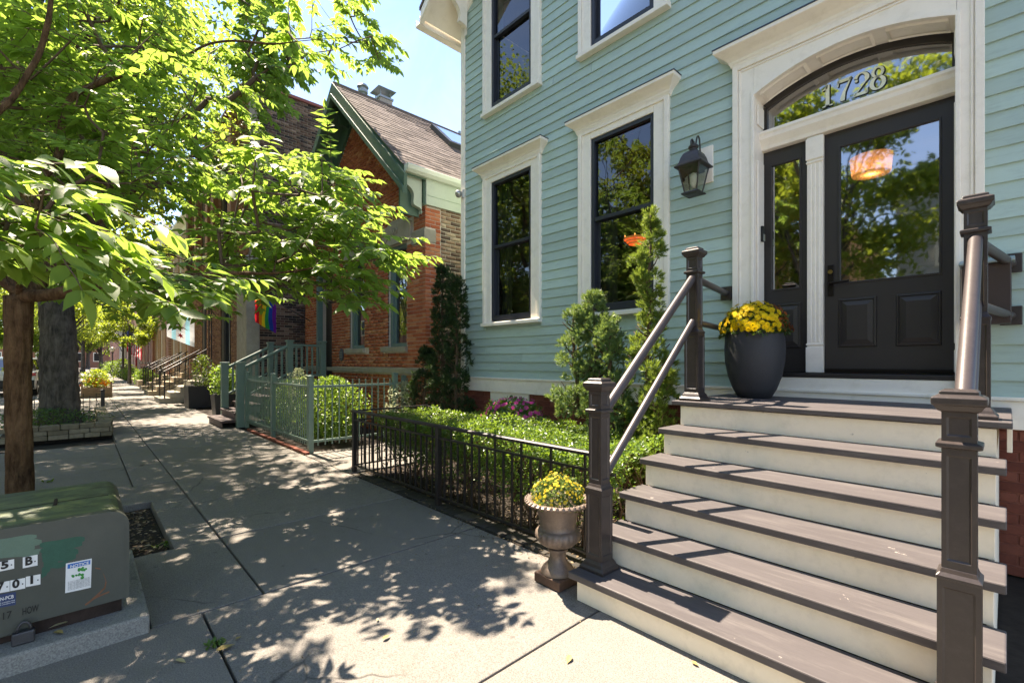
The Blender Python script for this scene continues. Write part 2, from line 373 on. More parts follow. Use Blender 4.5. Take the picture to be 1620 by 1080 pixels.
# ================================================================== the setting
def m_concrete(name, c, dark=.45):
    if name in MATS: return MATS[name]
    t = NT(name); v = t.coord(); big = t.noise(v, 1.1, 6, .6); mid = t.noise(v, 9, 6, .65); fine = t.noise(v, 160, 3, .6); agg = t.n('TexVoronoi'); agg.inputs['Scale'].default_value = 110; t.l(v, agg.inputs['Vector'])
    col = t.ramp(big, [(.3, mul(c, .74)), (.7, mul(c, 1.12))])
    col = t.mixc(.55, col, t.ramp(mid, [(.25, mul(c, .68)), (.75, mul(c, 1.18))]))
    col = t.mixc(1.0, col, t.ramp(t.rnd(), [(0, (.70, .71, .69)), (1, (1.06, 1.05, 1.03))]), 'MULTIPLY')
    col = t.mixc(.55, col, t.ramp(fine, [(.34, mul(c, .45)), (.5, c), (.68, mul(c, 1.5))]))
    col = t.mixc(t.ramp(agg.outputs['Distance'], [(.05, (.35,) * 3), (.22, (0,) * 3)]), col, mul(c, .42))
    gum = t.n('TexVoronoi'); gum.inputs['Scale'].default_value = 5.5; t.l(v, gum.inputs['Vector']); col = t.mixc(t.ramp(gum.outputs['Distance'], [(.06, (.45,) * 3), (.09, (0,) * 3)]), col, mul(c, .35))
    st = t.noise(v, 2.3, 8, .75, .6); col = t.mixc(t.ramp(st, [(.56, (0,) * 3), (.74, (dark,) * 3)]), col, mul((.30, .28, .22), .42))
    wv_ = t.n('Mix'); wv_.data_type = 'VECTOR'; wv_.inputs['Factor'].default_value = .12; t.l(v, wv_.inputs[4]); nn_ = t.n('TexNoise'); nn_.inputs['Scale'].default_value = 5; t.l(v, nn_.inputs['Vector']); t.l(nn_.outputs['Color'], wv_.inputs[5])
    cr = t.n('TexVoronoi'); cr.feature = 'DISTANCE_TO_EDGE'; cr.inputs['Scale'].default_value = .75; t.l(wv_.outputs[1], cr.inputs['Vector'])
    cm_ = t.mixc(1.0, t.ramp(cr.outputs['Distance'], [(.0, (1,) * 3), (.006, (0,) * 3)]), t.ramp(t.noise(v, .8, 2), [(.54, (0,) * 3), (.60, (.8,) * 3)]), 'MULTIPLY'); col = t.mixc(cm_, col, mul(c, .22))
    t.col(col); t.b.inputs['Roughness'].default_value = .9; t.b.inputs['Specular IOR Level'].default_value = .2; t.bump(t.noise(v, 120, 5, .7), .55, .006)
    MATS[name] = t.m; return t.m
CONC = m_concrete('concrete', (.215, .200, .180)); CONC2 = m_concrete('concrete_pad', (.25, .245, .225), .3)
SOIL = stops_mat('soil', [(0, (.035, .027, .02)), (1, (.06, .046, .034))], .95, 1.0, 30, .6, 14)
ASPH = paint('asphalt', (.13, .128, .125), .9, .25, 3, .6, 150)
JOINT = paint('joint_dirt', (.035, .032, .026), .95, .4, 20, .6, 80)
def sheet(name, mat, x0, x1, y0, y1, z, kind='structure'):
    return tag(MB().poly([(x0, y0, z), (x1, y0, z), (x1, y1, z), (x0, y1, z)]).obj(name, mat), kind=kind)
sheet('ground', SOIL, -600, 300, -300, 300, -.30)
sheet('street', ASPH, -400, 60, -10.2, -1.2, -.14)
tag(MB().box(-400, 60, -1.24, -1.05, -.29, 0).obj('kerb', CONC2, bev=.015), kind='structure')
tag(MB().box(-400, 60, -14, -10.2, -.29, -.01).obj('far_pavement', CONC2), kind='structure')
tag(MB().box(-400, 60, -24, -14.01, -.29, -.03).obj('far_lawn', paint('lawn', (.06, .11, .03), .95, .3, 5, .8, 60)), kind='structure')
# sidewalk: a bed with separate slabs and open joints, one pit left free for the street tree
walk = tag(MB().box(-400, 8, -1.05, 2.42, -.29, -.085).obj('sidewalk', JOINT), kind='structure')
PIT = (-5.78, -4.13, -1.0, .50)
xs = [8, 5.0, 3.3, 1.6, 0, -1.55, -3.03, -4.21, -5.40, -6.60, -7.85, -9.1, -10.35, -11.6, -12.9, -14.2, -15.6, -17, -18.6, -20.2, -22, -24, -26, -29, -32, -36, -40]
def slab(x0, x1, y0, y1, g=.006):
    dz = random.uniform(-.004, .003); o = MB().box(x0 + g, x1 - g, y0 + g, y1 - g, -.10, dz).obj('slab', CONC, walk, bev=.006); return o
for i in range(len(xs) - 1):
    b, a = xs[i], xs[i + 1]; yj = .49 if a > -3.1 else .80
    slab(a, b, yj, 2.42)
    if a > -3.1:
        slab(a, b, -.80, yj); slab(a, b, -1.05, -.80)
    elif -4.3 < a < -4.1: slab(a, b, .262, yj)
    elif -5.79 < a < -5.3 or -6.7 < a < -6.5:
        slab(a, b, .50, yj) if a > -6 else None
        if a < -6: slab(a, -5.78, -1.05, .80); slab(-5.78, b, .50, .80)
    elif -15.7 < a < -11.5: slab(a, b, .44, yj)
    else: slab(a, b, .42, yj); slab(a, b, -1.05, .42)
box('slab', CONC, walk, -400, -40, -1.05, 2.42, -.10, 0)
tag(MB().box(-5.78, -4.13, -1.04, .5, -.2, -.065).obj('tree_pit', SOIL), kind='structure')
tag(MB().box(-15.6, -11.7, -1.04, .44, -.2, .06).obj('planting_bed', SOIL), kind='structure')
tag(MB().box(-5.55, 8, 2.43, 4.7, -.25, -.012).obj('garden_soil', SOIL), kind='structure')
tag(MB().box(-40, -7.3, 2.43, 4.7, -.25, -.014).obj('forecourt', SOIL), kind='structure')
path = tag(MB().box(-7.28, -5.57, 2.43, 16, -.25, -.05).obj('path', JOINT), kind='structure')
for k in range(6): box('slab', CONC, path, -7.26, -5.60, 2.44 + k * 1.5, 3.93 + k * 1.5, -.1, random.uniform(-.01, -.004), bev=.006)
# debris in the pit and along the fence
def litter(name, n, x0, x1, y0, y1, z, smin, smax, stops):
    P = np.stack([RNG.uniform(x0, x1, n), RNG.uniform(y0, y1, n), RNG.uniform(z, z + .012, n)], 1)
    R = frames(rdir(n) * [1, 1, .25], np.array([[0, 0, 1.]]) + rdir(n) * .5)
    return tag(scatter(name, *LEAF4, P, R, RNG.uniform(smin, smax, n), stops_mat(name + '_mat', stops, .8, .2)), kind='stuff')
litter('leaf_litter', 1500, -5.75, -4.16, -.6, .47, -.062, .02, .055, [(0, (.10, .065, .035)), (.6, (.22, .16, .10)), (1, (.36, .29, .20))])
litter('bed_litter', 2600, -5.5, -1.8, 2.45, 4.2, -.008, .015, .045, [(0, (.07, .045, .025)), (.6, (.18, .12, .07)), (1, (.30, .23, .14))])
litter('pavement_litter', 420, -12, -.6, .3, 2.4, .001, .006, .020, [(0, (.10, .07, .04)), (.6, (.25, .2, .1)), (1, (.40, .33, .2))])
litter('kerb_litter', 900, -9, -1.9, 2.28, 2.46, .0, .008, .025, [(0, (.06, .045, .03)), (.6, (.2, .15, .08)), (1, (.36, .3, .18))])
edge = thing('edging_pavers', 'row of dark stone pavers laid under the black fence', 'paving', (-3.6, 2.5, 0))
PAV = stops_mat('dark_paver', [(0, (.045, .042, .036)), (1, (.10, .09, .075))], .9, .8, 50, .4, 20)
x = -5.5
while x < -1.8:
    l = random.uniform(.19, .25); box('paver', PAV, edge, x, x + l - .012, 2.445 + random.uniform(-.008, .008), 2.60, -.05, random.uniform(-.004, .008), bev=.006); x += l

# ================================================================== the pale green house
W = 4.40
SID = paint('siding_paint', lin('b3cac1'), .62, .045, 2.2, .12, 120, stretch=(1, 1, 6), rv=.20, dirt=lin('7d9088'), dirt_amt=.35, dscale=7)
CREAM = paint('cream_paint', lin('f4ecde'), .5, .03, 5, .10, 70, dirt=lin('b9ad94'), dirt_amt=.25, dscale=9)
SASH = paint('sash_paint', lin('2b2e36'), .45, .12, 9, .1, 80)
DOORP = paint('door_paint', lin('35312f'), .38, .06, 9, .06, 200)
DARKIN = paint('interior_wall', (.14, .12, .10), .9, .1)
FRED = stops_mat('foundation_brick', [(0, (.17, .052, .035)), (.5, (.23, .07, .045)), (1, (.29, .10, .065))], .85, .6, 60, .35, 30)
FMOR = paint('red_mortar', (.27, .10, .07), .95, .15, 30, .4, 120)
FLASH = paint('flashing', lin('3a4250'), .5, .1)
GL = glassmat('window_glass', .07, (.42, .45, .44), .10, .015); GLD = glassmat('door_glass', .34, (.45, .45, .43), .07, .025)
X0, X1 = -5.84, 1.05; EAVE = 6.70; SL = .71; XR = (X0 + X1) / 2; ZT = 1.14
house = thing('green_house', 'pale green clapboard house with cream trim and dark front door', 'house', (XR, W, 0))
def gab(z): return X0 if z <= EAVE else X0 + (z - EAVE) / SL
# walls behind the boards with the openings left free
WIN = [(-5.12, -4.305, 1.97, 3.98), (-3.325, -2.51, 1.97, 3.98), (-5.12, -4.305, 5.05, 7.0), (-3.325, -2.51, 5.05, 7.0)]
OP = WIN + [(-1.59, -.175, 1.0, 3.9)]
wb = MB(); zz = [.0, ZT - .05, 1.97, 3.9, 3.98, 5.05, EAVE]
for a, b in zip(zz[:-1], zz[1:]):
    segs = [(X0, X1)]
    for (r0, r1, q0, q1) in OP:
        if q0 < (a + b) / 2 < q1: segs = [s for p, q in segs for s in (((p, r0), (r1, q)) if p < r0 and q > r1 else ((p, q),))]
    for p, q in segs: wb.box(p, q, W + .012, W + .20, a, b)
wb.prism([(X0, EAVE), (X1, EAVE), (XR, EAVE + (XR - X0) * SL)], 'y', W + .012, W + .20)
wb.box(X0, X0 + .2, W + .2, 15, 0, EAVE).box(X1 - .2, X1, W + .2, 15, 0, EAVE).box(X0 + .2, X1 - .2, 14.8, 15, 0, EAVE)
wall = wb.obj('wall', SID, house)
# clapboards, one object each, cut round the casings
CAS = [(-5.29, -4.14, 1.90, 4.10), (-3.495, -2.345, 1.90, 4.10), (-5.29, -4.14, 4.97, 8), (-3.495, -2.345, 4.97, 8), (-1.705, -.10, .9, 4.12)]
z = ZT; k = 0; EXP = .1172
while z < EAVE + .9:
    segs = [(max(X0 + .075, gab(z)), X1 - .02)]
    for (r0, r1, q0, q1) in CAS:
        if q0 < z + .06 < q1: segs = [s for p, q in segs for s in (((p, r0 + .004), (r1 - .004, q)) if p < r0 and q > r1 else ((p, q),))]
    out = []
    for p, q in segs:
        cuts = sorted(random.uniform(p + .4, q - .4) for _ in range(1 if q - p > 1.6 and random.random() < .75 else 0))
        ed = [p] + cuts + [q]
        out += list(zip(ed[:-1], ed[1:]))
    for p, q in out:
        e = random.uniform(-.0012, .0012); zb = z + random.uniform(-.001, .001)
        MB().prism([(W + .010, zb), (W - .019 + e, zb), (W - .019 + e, zb + .006), (W - .004, zb + EXP + .012), (W + .010, zb + EXP + .012)], 'x', p + .0022, q - .0022).obj('clapboard', SID, house)
    z += EXP; k += 1
box('corner_board', CREAM, house, X0 - .02, X0 + .072, W - .032, W + .10, ZT, EAVE + .03, bev=.004)
sk = box('skirt_board', CREAM, house, X0 - .02, X1, W - .030, W + .011, .945, ZT - .012, bev=.003)
box('drip_cap', CREAM, house, X0 - .025, X1, W - .045, W + .011, ZT - .0115, ZT + .012, bev=.004)
# foundation
fb = MB().box(X0 + .02, X1, W + .008, W + .011, 0, .945).obj('foundation', FMOR, house)
it = brick_items((0, W, 0), (1, 0, 0), (0, -1, 0), X0 + .02, -1.70, .27, .945, openings([(-5.18, -4.37, .3, 1.0)]), depth=.012) + brick_items((0, W, 0), (1, 0, 0), (0, -1, 0), -.25, X1, .0, .945, openings([]), depth=.012)
lay(fb, 'brick', FRED, it, 290)
box('basement_panel', CREAM, house, -5.17, -4.38, W - .012, W + .010, .35, .945, bev=.004)
# windows
def window(r, crown, glass):
    x0, x1, z0, z1 = r; c0, c1 = x0 - .17, x1 + .17; yb = W - .045
    wn = MB().box(c0, x0, yb, W + .01, z0 - .02, z1 + .115).box(x1, c1, yb, W + .01, z0 - .02, z1 + .115).box(x0, x1, yb, W + .01, z1, z1 + .115).obj('window', CREAM, house, bev=.004)
    # raised back band and inner bead
    bb = MB()
    for a, b in ((c0 - .006, c0 + .045), (c1 - .045, c1 + .006)): bb.box(a, b, yb - .016, yb + .002, z0 - .03, z1 + .118)
    bb.box(c0 + .045, c1 - .045, yb - .016, yb + .002, z1 + .072, z1 + .118)
    bb.box(c0 + .050, c0 + .066, yb - .008, yb + .002, z0 - .02, z1 + .060).box(c1 - .066, c1 - .050, yb - .008, yb + .002, z0 - .02, z1 + .060)
    bb.obj('casing_moulding', CREAM, wn, bev=.004)
    MB().prism([(yb - .05, z0 - .075), (yb - .05, z0 - .03), (W + .05, z0 - .001), (W + .05, z0 - .075)], 'x', c0 - .01, c1 + .01).obj('sill', CREAM, wn, bev=.004)
    if crown:
        t = z1 + .105
        MB().crown(c0, c1, yb, [(.0, t - .012), (.018, t), (.020, t + .012), (.026, t + .022), (.030, t + .040), (.050, t + .066), (.085, t + .095), (.112, t + .115), (.118, t + .122), (.118, t + .148), (.0, t + .156)]).obj('crown', CREAM, wn)
        MB().crown(c0, c1, yb, [(.0, t + .150), (.124, t + .1495), (.124, t + .158), (0, t + .168)]).obj('cap_flashing', FLASH, wn)
    fr = .045; zm = z0 + (z1 - z0) * .53; f = MB()
    f.box(x0 + .001, x0 + fr, W - .03, W + .07, z0, z1).box(x1 - fr, x1 - .001, W - .03, W + .07, z0, z1).box(x0 + fr, x1 - fr, W - .03, W + .07, z1 - fr, z1).box(x0 + fr, x1 - fr, W - .03, W + .07, z0, z0 + fr + .03)
    f.obj('frame', SASH, wn, bev=.004)
    MB().box(x0 + fr, x1 - fr, W - .02, W + .045, zm - .022, zm + .022).obj('meeting_rail', SASH, wn, bev=.004)
    for a, b in ((x0 + fr, x0 + fr + .045), (x1 - fr - .045, x1 - fr)): MB().box(a, b, W + .03, W + .068, z0 + fr + .03, zm - .022).obj('sash_stile', SASH, wn, bev=.003)
    MB().poly([(x0 + fr, W + .012, zm + .022), (x1 - fr, W + .012, zm + .022), (x1 - fr, W + .012, z1 - fr), (x0 + fr, W + .012, z1 - fr)]).obj('pane', glass, wn)
    MB().poly([(x0 + fr, W + .034, z0 + fr + .03), (x1 - fr, W + .034, z0 + fr + .03), (x1 - fr, W + .034, zm - .022), (x0 + fr, W + .034, zm - .022)]).obj('pane', glass, wn)
    return wn
for i, r in enumerate(WIN): window(r, i < 2, GL)
# rooms behind the glass
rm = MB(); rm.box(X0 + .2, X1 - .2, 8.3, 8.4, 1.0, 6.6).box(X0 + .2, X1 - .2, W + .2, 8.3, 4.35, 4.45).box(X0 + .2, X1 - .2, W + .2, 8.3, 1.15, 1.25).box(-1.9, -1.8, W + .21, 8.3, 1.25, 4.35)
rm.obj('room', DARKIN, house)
CURT = paint('curtain', (.16, .155, .15), .9, .2, 4, .2, 30, stretch=(14, 1, .3))
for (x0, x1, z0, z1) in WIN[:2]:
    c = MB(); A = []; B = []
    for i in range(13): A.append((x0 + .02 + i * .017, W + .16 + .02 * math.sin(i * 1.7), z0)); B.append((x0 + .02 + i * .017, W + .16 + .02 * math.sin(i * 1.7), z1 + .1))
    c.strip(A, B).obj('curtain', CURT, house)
# door surround
DY = 4.62; OX0, OX1 = -1.53, -.235; CX0, CX1 = -1.70, -.105; ZS, ZA = 3.735, 3.885; THR = 1.285; yb = W - .05
def arch(x, z0=ZS, z1=ZA): t = (x - (OX0 + OX1) / 2) / ((OX1 - OX0) / 2); return z0 + (z1 - z0) * (1 - t * t)
sur = MB().box(CX0, OX0, yb, W + .011, 1.09, 4.06).box(OX1, CX1, yb, W + .011, 1.09, 4.06).obj('door_casing', CREAM, house, bev=.004)
fa = MB(); N = 28; xsA = [OX0 + (OX1 - OX0) * i / N for i in range(N + 1)]
fa.strip([(x, yb - .001, arch(x)) for x in xsA], [(x, yb - .001, 4.06) for x in xsA])
fa.obj('arched_fascia', CREAM, sur)
# soffit of the arch and the jambs, reaching back to the door
MB().strip([(x, yb - .001, arch(x)) for x in xsA], [(x, DY + .05, arch(x)) for x in xsA]).obj('arch_soffit', CREAM, sur, smooth=True)
for a, b in ((.03, .30), (.36, .64), (.70, .97)):
    p = MB(); q = [OX0 + (OX1 - OX0) * (a + (b - a) * i / 10) for i in range(11)]
    for (y0, y1, dz0, dz1) in ((yb + .035, yb + .05, 0, -.014), (yb + .05, yb + .065, -.014, -.004), (yb + .20, yb + .215, -.004, -.014), (yb + .215, yb + .23, -.014, 0)):
        p.strip([(x, y0, arch(x) + dz0 - .001) for x in q], [(x, y1, arch(x) + dz1 - .001) for x in q])
    for e, f_ in ((0, 1), (10, 9)):
        xx = q[e]; sgn = .02 if e == 0 else -.02
        p.poly([(xx, yb + .035, arch(xx) - .001), (xx, yb + .23, arch(xx) - .001), (xx + sgn, yb + .215, arch(xx + sgn) - .015), (xx + sgn, yb + .05, arch(xx + sgn) - .015)])
    p.obj('soffit_panel', CREAM, sur)
MB().box(OX0 - .05, OX0, W + .011, DY + .06, THR, ZS).obj('jamb', CREAM, sur); MB().box(OX1, OX1 + .05, W + .011, DY + .06, THR, ZS).obj('jamb', CREAM, sur)
for xx, s in ((OX0, 1), (OX1, -1)):
    for z0, z1 in ((THR + .02, THR + .18), (THR + .22, 3.18), (3.50, 3.68)):
        a, b = sorted((xx, xx + s * .016)); MB().box(a + .0005, b, yb + .07, yb + .22, z0, z1).obj('jamb_panel', CREAM, sur, bev=.012)
    a, b = sorted((xx - s * .022, xx + s * .006)); MB().box(a, b, yb - .012, yb + .03, 1.09, ZS + .03).obj('edge_bead', CREAM, sur, bev=.005)
A_ = [(x, yb - .013, arch(x) - .006) for x in xsA]; B_ = [(x, yb - .013, arch(x) + .022) for x in xsA]
mb = MB().strip(A_, B_).strip(B_, [(x, yb, z + .002) for x, _, z in B_]).strip([(x, yb + .03, z) for x, _, z in A_], A_); mb.obj('arch_bead', CREAM, sur)
bb = MB()
for a, b in ((CX0 - .006, CX0 + .04), (CX1 - .04, CX1 + .006)): bb.box(a, b, yb - .018, yb + .002, 1.09, 4.06)
for a, b in ((CX0 + .046, CX0 + .062), (CX1 - .062, CX1 - .046)): bb.box(a, b, yb - .009, yb + .002, 1.09, 4.0)
bb.box(CX0 + .04, CX1 - .04, yb - .018, yb + .002, 4.005, 4.06).box(CX0 + .062, CX1 - .062, yb - .009, yb + .002, 3.982, 3.998)
bb.obj('casing_moulding', CREAM, sur, bev=.004)
t = 4.05
MB().crown(CX0, CX1, yb, [(.0, t - .012), (.020, t), (.022, t + .014), (.030, t + .026), (.034, t + .044), (.060, t + .07), (.10, t + .10), (.128, t + .12), (.134, t + .128), (.134, t + .156), (0, t + .165)]).obj('crown', CREAM, sur)
MB().crown(CX0, CX1, yb, [(.0, t + .158), (.140, t + .1575), (.140, t + .167), (0, t + .18)]).obj('cap_flashing', FLASH, sur)
# transom bar, mullion, sill
MB().prism([(DY - .13, 3.455), (DY - .135, 3.43), (DY - .125, 3.415), (DY - .12, 3.385), (DY - .085, 3.33), (DY - .075, 3.30), (DY + .03, 3.295), (DY + .03, 3.47)], 'x', OX0 - .004, OX1 + .004).obj('transom_bar', CREAM, sur, bev=.003)
mu = MB().box(-1.171, -1.055, DY - .065, DY + .04, THR + .005, 3.296); mu.obj('mullion', CREAM, sur, bev=.004)
m = MB()
for z0, z1, d in ((THR + .005, THR + .22, .012), (THR + .235, THR + .25, .010), (3.10, 3.28, .012), (3.07, 3.085, .01)): m.box(-1.171 - d * .6, -1.055 + d * .6, DY - .065 - d, DY - .05, z0, z1)
for i in range(3): m.box(-1.155 + i * .031, -1.137 + i * .031, DY - .070, DY - .06, THR + .26, 3.06)
m.obj('mullion_trim', CREAM, sur, bev=.003)
SILLD = paint('threshold_paint', lin('2a2624'), .5, .15, 12, .3, 60)
box('threshold', SILLD, sur, OX0 - .17, OX1 + .13, W - .03, DY + .05, THR - .035, THR, bev=.004)
box('kick_board', CREAM, sur, CX0, CX1, W - .025, W + .30, 1.084, THR - .036, bev=.003)
# door leaf and sidelight with raised panels
def leaf(name, x0, x1, glass, panels, par_):
    z0, z1 = THR + .004, 3.294; y = DY - .02; gx0, gx1, gz0, gz1 = glass
    d = MB().box(x0, gx0, y, DY + .025, z0, z1).box(gx1, x1, y, DY + .025, z0, z1).box(gx0, gx1, y, DY + .025, gz1, z1).box(gx0, gx1, y, DY + .025, z0, gz0).obj(name, DOORP, par_)
    b = MB()
    for (a0, a1, b0, b1) in ((gx0, gx0 + .014, gz0, gz1), (gx1 - .014, gx1, gz0, gz1), (gx0 + .014, gx1 - .014, gz0, gz0 + .014), (gx0 + .014, gx1 - .014, gz1 - .014, gz1)): b.box(a0, a1, y - .008, y + .01, b0, b1)
    b.obj('glazing_bead', DOORP, d, bev=.003)
    MB().poly([(gx0, y + .012, gz0), (gx1, y + .012, gz0), (gx1, y + .012, gz1), (gx0, y + .012, gz1)]).obj('pane', GLD, d)
    for (a0, a1, b0, b1) in panels:
        p = MB(); rings = [(0, -.0), (.006, -.010), (.016, -.012), (.020, .000), (.026, -.001), (.06, -.011)]
        vv = []
        for ins, dep in rings:
            i = len(p.v); p.v += [(a0 + ins, y + dep - .0005, b0 + ins), (a1 - ins, y + dep - .0005, b0 + ins), (a1 - ins, y + dep - .0005, b1 - ins), (a0 + ins, y + dep - .0005, b1 - ins)]; vv.append(i)
        for i, j in zip(vv[:-1], vv[1:]):
            for k in range(4): p.f.append((i + k, i + (k+1) % 4, j + (k+1) % 4, j + k))
        p.f.append(tuple(vv[-1] + k for k in range(4))); p.obj('panel', DOORP, d)
    return d
door = leaf('door', -1.053, OX1 + .01, (-.955, -.325, 2.02, 3.17), [(-.955, -.70, 1.50, 1.90), (-.585, -.325, 1.50, 1.90)], house)
side = leaf('sidelight', OX0 - .003, -1.173, (-1.475, -1.225, 2.02, 3.17), [(-1.475, -1.225, 1.50, 1.90)], house)
BRZ = paint('dark_bronze', lin('221c19'), .35, .2, 20, .1, 80, metal=.6)
hn = MB().box(-1.030, -.985, DY - .032, DY - .0205, 1.93, 2.19); hn.obj('lock_plate', BRZ, door, bev=.004)
MB().tube([(-1.008, DY - .03, 2.03), (-1.008, DY - .075, 2.03), (-1.0, DY - .08, 2.03), (-.87, DY - .08, 2.035)], .010, 10).obj('handle', BRZ, door, smooth=40)
MB().lathe([(0, 0), (.018, .0), (.018, .012), (0, .012)], (0, 0, 0), 16)
MB().tube([(-1.008, DY - .03, 2.13), (-1.008, DY - .045, 2.13)], .017, 14).obj('lock', paint('brass', lin('8a7440'), .35, .1, 9, 0, metal=.9), door)
box('door_sweep', BRZ, door, -1.05, OX1, DY - .035, DY - .021, THR + .012, THR + .04, bev=.003)
# transom light with the street number
gy = DY - .01; gi = [OX0 + (OX1 - OX0) * i / N for i in range(N + 1)]
tr = MB(); o_ = [(x, DY - .03, arch(x) - .001) for x in gi]; n_ = [(OX0 + .035 + (x - OX0) * ((OX1 - OX0 - .07) / (OX1 - OX0)), DY - .03, arch(x) - .05) for x in gi]
tr.strip(o_, n_).strip(n_, [(x, gy, z) for x, _, z in n_]).box(OX0, OX0 + .035, DY - .03, gy, 3.471, ZS - .03).box(OX1 - .035, OX1, DY - .03, gy, 3.471, ZS - .03).box(OX0 + .035, OX1 - .035, DY - .03, gy, 3.471, 3.485)
trm = tr.obj('transom_light', DOORP, house)
MB().strip([(x, gy - .002, 3.471) for x, _, z in n_], [(x, gy - .002, z) for x, _, z in n_]).obj('pane', GLD, trm)
# serif numerals as ribbons of changing width
def ribbon(mb, pts, wid, y):
    A = []; B = []
    for i, p in enumerate(pts):
        a = Vector(pts[max(i-1, 0)]); b = Vector(pts[min(i+1, len(pts)-1)]); d = (b - a).normalized(); n = Vector((-d.y, d.x)) * wid[i] / 2
        A.append((p[0] + n.x, y, p[1] + n.y)); B.append((p[0] - n.x, y, p[1] - n.y))
    mb.strip(A, B)
def digit(mb, ch, ox, oz, s, y, g):
    def R(pts, wid): ribbon(mb, [(ox + p[0] * s, oz + p[1] * s) for p in pts], [w_ * s + g for w_ in wid], y)
    def ell(cx, cz, rx, rz, a0, a1, n=22): return [(cx + rx * math.cos(math.radians(a0 + (a1 - a0) * i / n)), cz + rz * math.sin(math.radians(a0 + (a1 - a0) * i / n))) for i in range(n + 1)]
    if ch == '1':
        R([(.25, 0), (.25, 1)], [.15, .15]); R([(.05, .78), (.20, .86), (.25, 1)], [.03, .10, .03]); R([(.05, .03), (.45, .03)], [.06, .06])
    elif ch == '7':
        R([(.05, .93), (.55, .93)], [.14, .14]); R([(.06, .98), (.05, .70)], [.09, .02]); R([(.54, .97), (.42, .70), (.28, .40), (.22, .12), (.22, .02)], [.05, .07, .12, .18, .15])
    elif ch == '2':
        p = ell(.30, .72, .21, .25, 165, -40) + [(.36, .42), (.20, .22), (.06, .06)]; n = len(p)
        R(p, [.14 - .09 * min(1, i / 8) if i < 8 else .05 + .11 * min(1, (i - 8) / 9) if i < 20 else max(.04, .15 - .028 * (i - 19)) for i in range(n)])
        R(ell(.13, .68, .03, .03, 0, 360, 8), [.06] * 9); R([(.04, .07), (.46, .07), (.52, .09)], [.13, .14, .13]); R([(.51, .05), (.53, .27)], [.08, .02])
    elif ch == '8':
        R(ell(.28, .76, .17, .20, 0, 360, 28), [.06 + .05 * abs(math.cos(math.radians(360 * i / 28))) for i in range(29)])
        R(ell(.28, .29, .21, .26, 0, 360, 28), [.06 + .09 * abs(math.cos(math.radians(360 * i / 28))) for i in range(29)])
PEARL = paint('gilded_numeral', (.86, .88, .70), .3, .2, 9, 0, metal=.05); BLK = paint('numeral_outline', (.01, .01, .01), .5, .0, bump=0)
p0 = onY(1298, 166, DY - .02); p1 = onY(1400, 133, DY - .02); sz = .182; gap = (p1.x - p0.x) / 4
for i, ch in enumerate('1728'):
    ox = p0.x + gap * i * 1.02 + .005; oz = 3.53
    m = MB(); digit(m, ch, ox + .004, oz - .004, sz, DY - .0155, .010); m.obj('numeral_outline', BLK, trm, fix=False)
    m = MB(); digit(m, ch, ox, oz, sz, DY - .018, .0); m.obj('numeral', PEARL, trm, fix=False)
# roof
SHG = stops_mat('house_shingle', [(0, (.04, .038, .036)), (1, (.08, .075, .07))], .95)
RZ = EAVE + (XR - X0) * SL; OV = .34; YF = 3.84
def slab_roof(mb, xe, xr, ze, zr, y0, y1, th):
    mb.prism([(xe, ze), (xr, zr), (xr, zr + th), (xe, ze + th)], 'y', y0, y1)
rf = MB(); slab_roof(rf, X0 - OV, XR, EAVE - OV * SL + .33, RZ + .33, YF - .03, 15.4, .05); slab_roof(rf, X1 + OV, XR, EAVE - OV * SL + .33, RZ + .33, YF - .03, 15.4, .05)
roof = rf.obj('roof', SHG, house)
so_ = MB(); so_.prism([(X0 - OV + .02, EAVE - OV * SL + .20), (XR, RZ + .18), (XR, RZ + .325), (X0 - OV + .02, EAVE - OV * SL + .325)], 'y', YF, W + .3); so_.obj('soffit', CREAM, roof)
MB().prism([(X0 - OV + .02, EAVE - OV * SL + .13), (XR, RZ + .12), (XR, RZ + .325), (X0 - OV + .02, EAVE - OV * SL + .325)], 'y', YF - .02, YF + .04).obj('bargeboard', CREAM, roof, bev=.004)
MB().prism([(X0 - OV + .04, EAVE - OV * SL + .155), (XR, RZ + .145), (XR, RZ + .20), (X0 - OV + .04, EAVE - OV * SL + .21)], 'y', YF - .035, YF - .02).obj('barge_moulding', CREAM, roof, bev=.004)
MB().prism([(X0 - .03, EAVE - .01), (XR, RZ - .02), (XR, RZ + .19), (X0 - .03, EAVE + .20)], 'y', W - .04, W + .01).obj('frieze_board', CREAM, roof, bev=.004)
MB().prism([(X0 - OV + .02, EAVE - OV * SL + .20), (X0 + .0, EAVE + .20), (X0, EAVE + .21), (X0 - OV + .02, EAVE - OV * SL + .21)], 'y', W + .3, 15).obj('eave_soffit', CREAM, roof)
gx = X0 - OV
MB().prism([(gx - .12, EAVE - .12), (gx - .12, EAVE + .0), (gx - .105, EAVE + .0), (gx - .105, EAVE - .10), (gx - .01, EAVE - .10), (gx - .01, EAVE + .02), (gx + .0, EAVE + .02), (gx + .0, EAVE - .12)], 'y', YF - .02, 15.2).obj('gutter', CREAM, roof, bev=.004)
# carved bracket beneath the verge
br = MB(); pr = [(0, 0)]
for i in range(25):
    tt = i / 24; pr.append((-.02 - .30 * tt + .035 * math.sin(tt * 15), -.62 + .55 * tt + .04 * math.sin(tt * 12)))
pr.append((-.34, 0)); br.prism([(W - .04 + a, EAVE + .33 + b) for a, b in pr], 'x', X0 + .10, X0 + .17); br.obj('bracket', CREAM, roof)
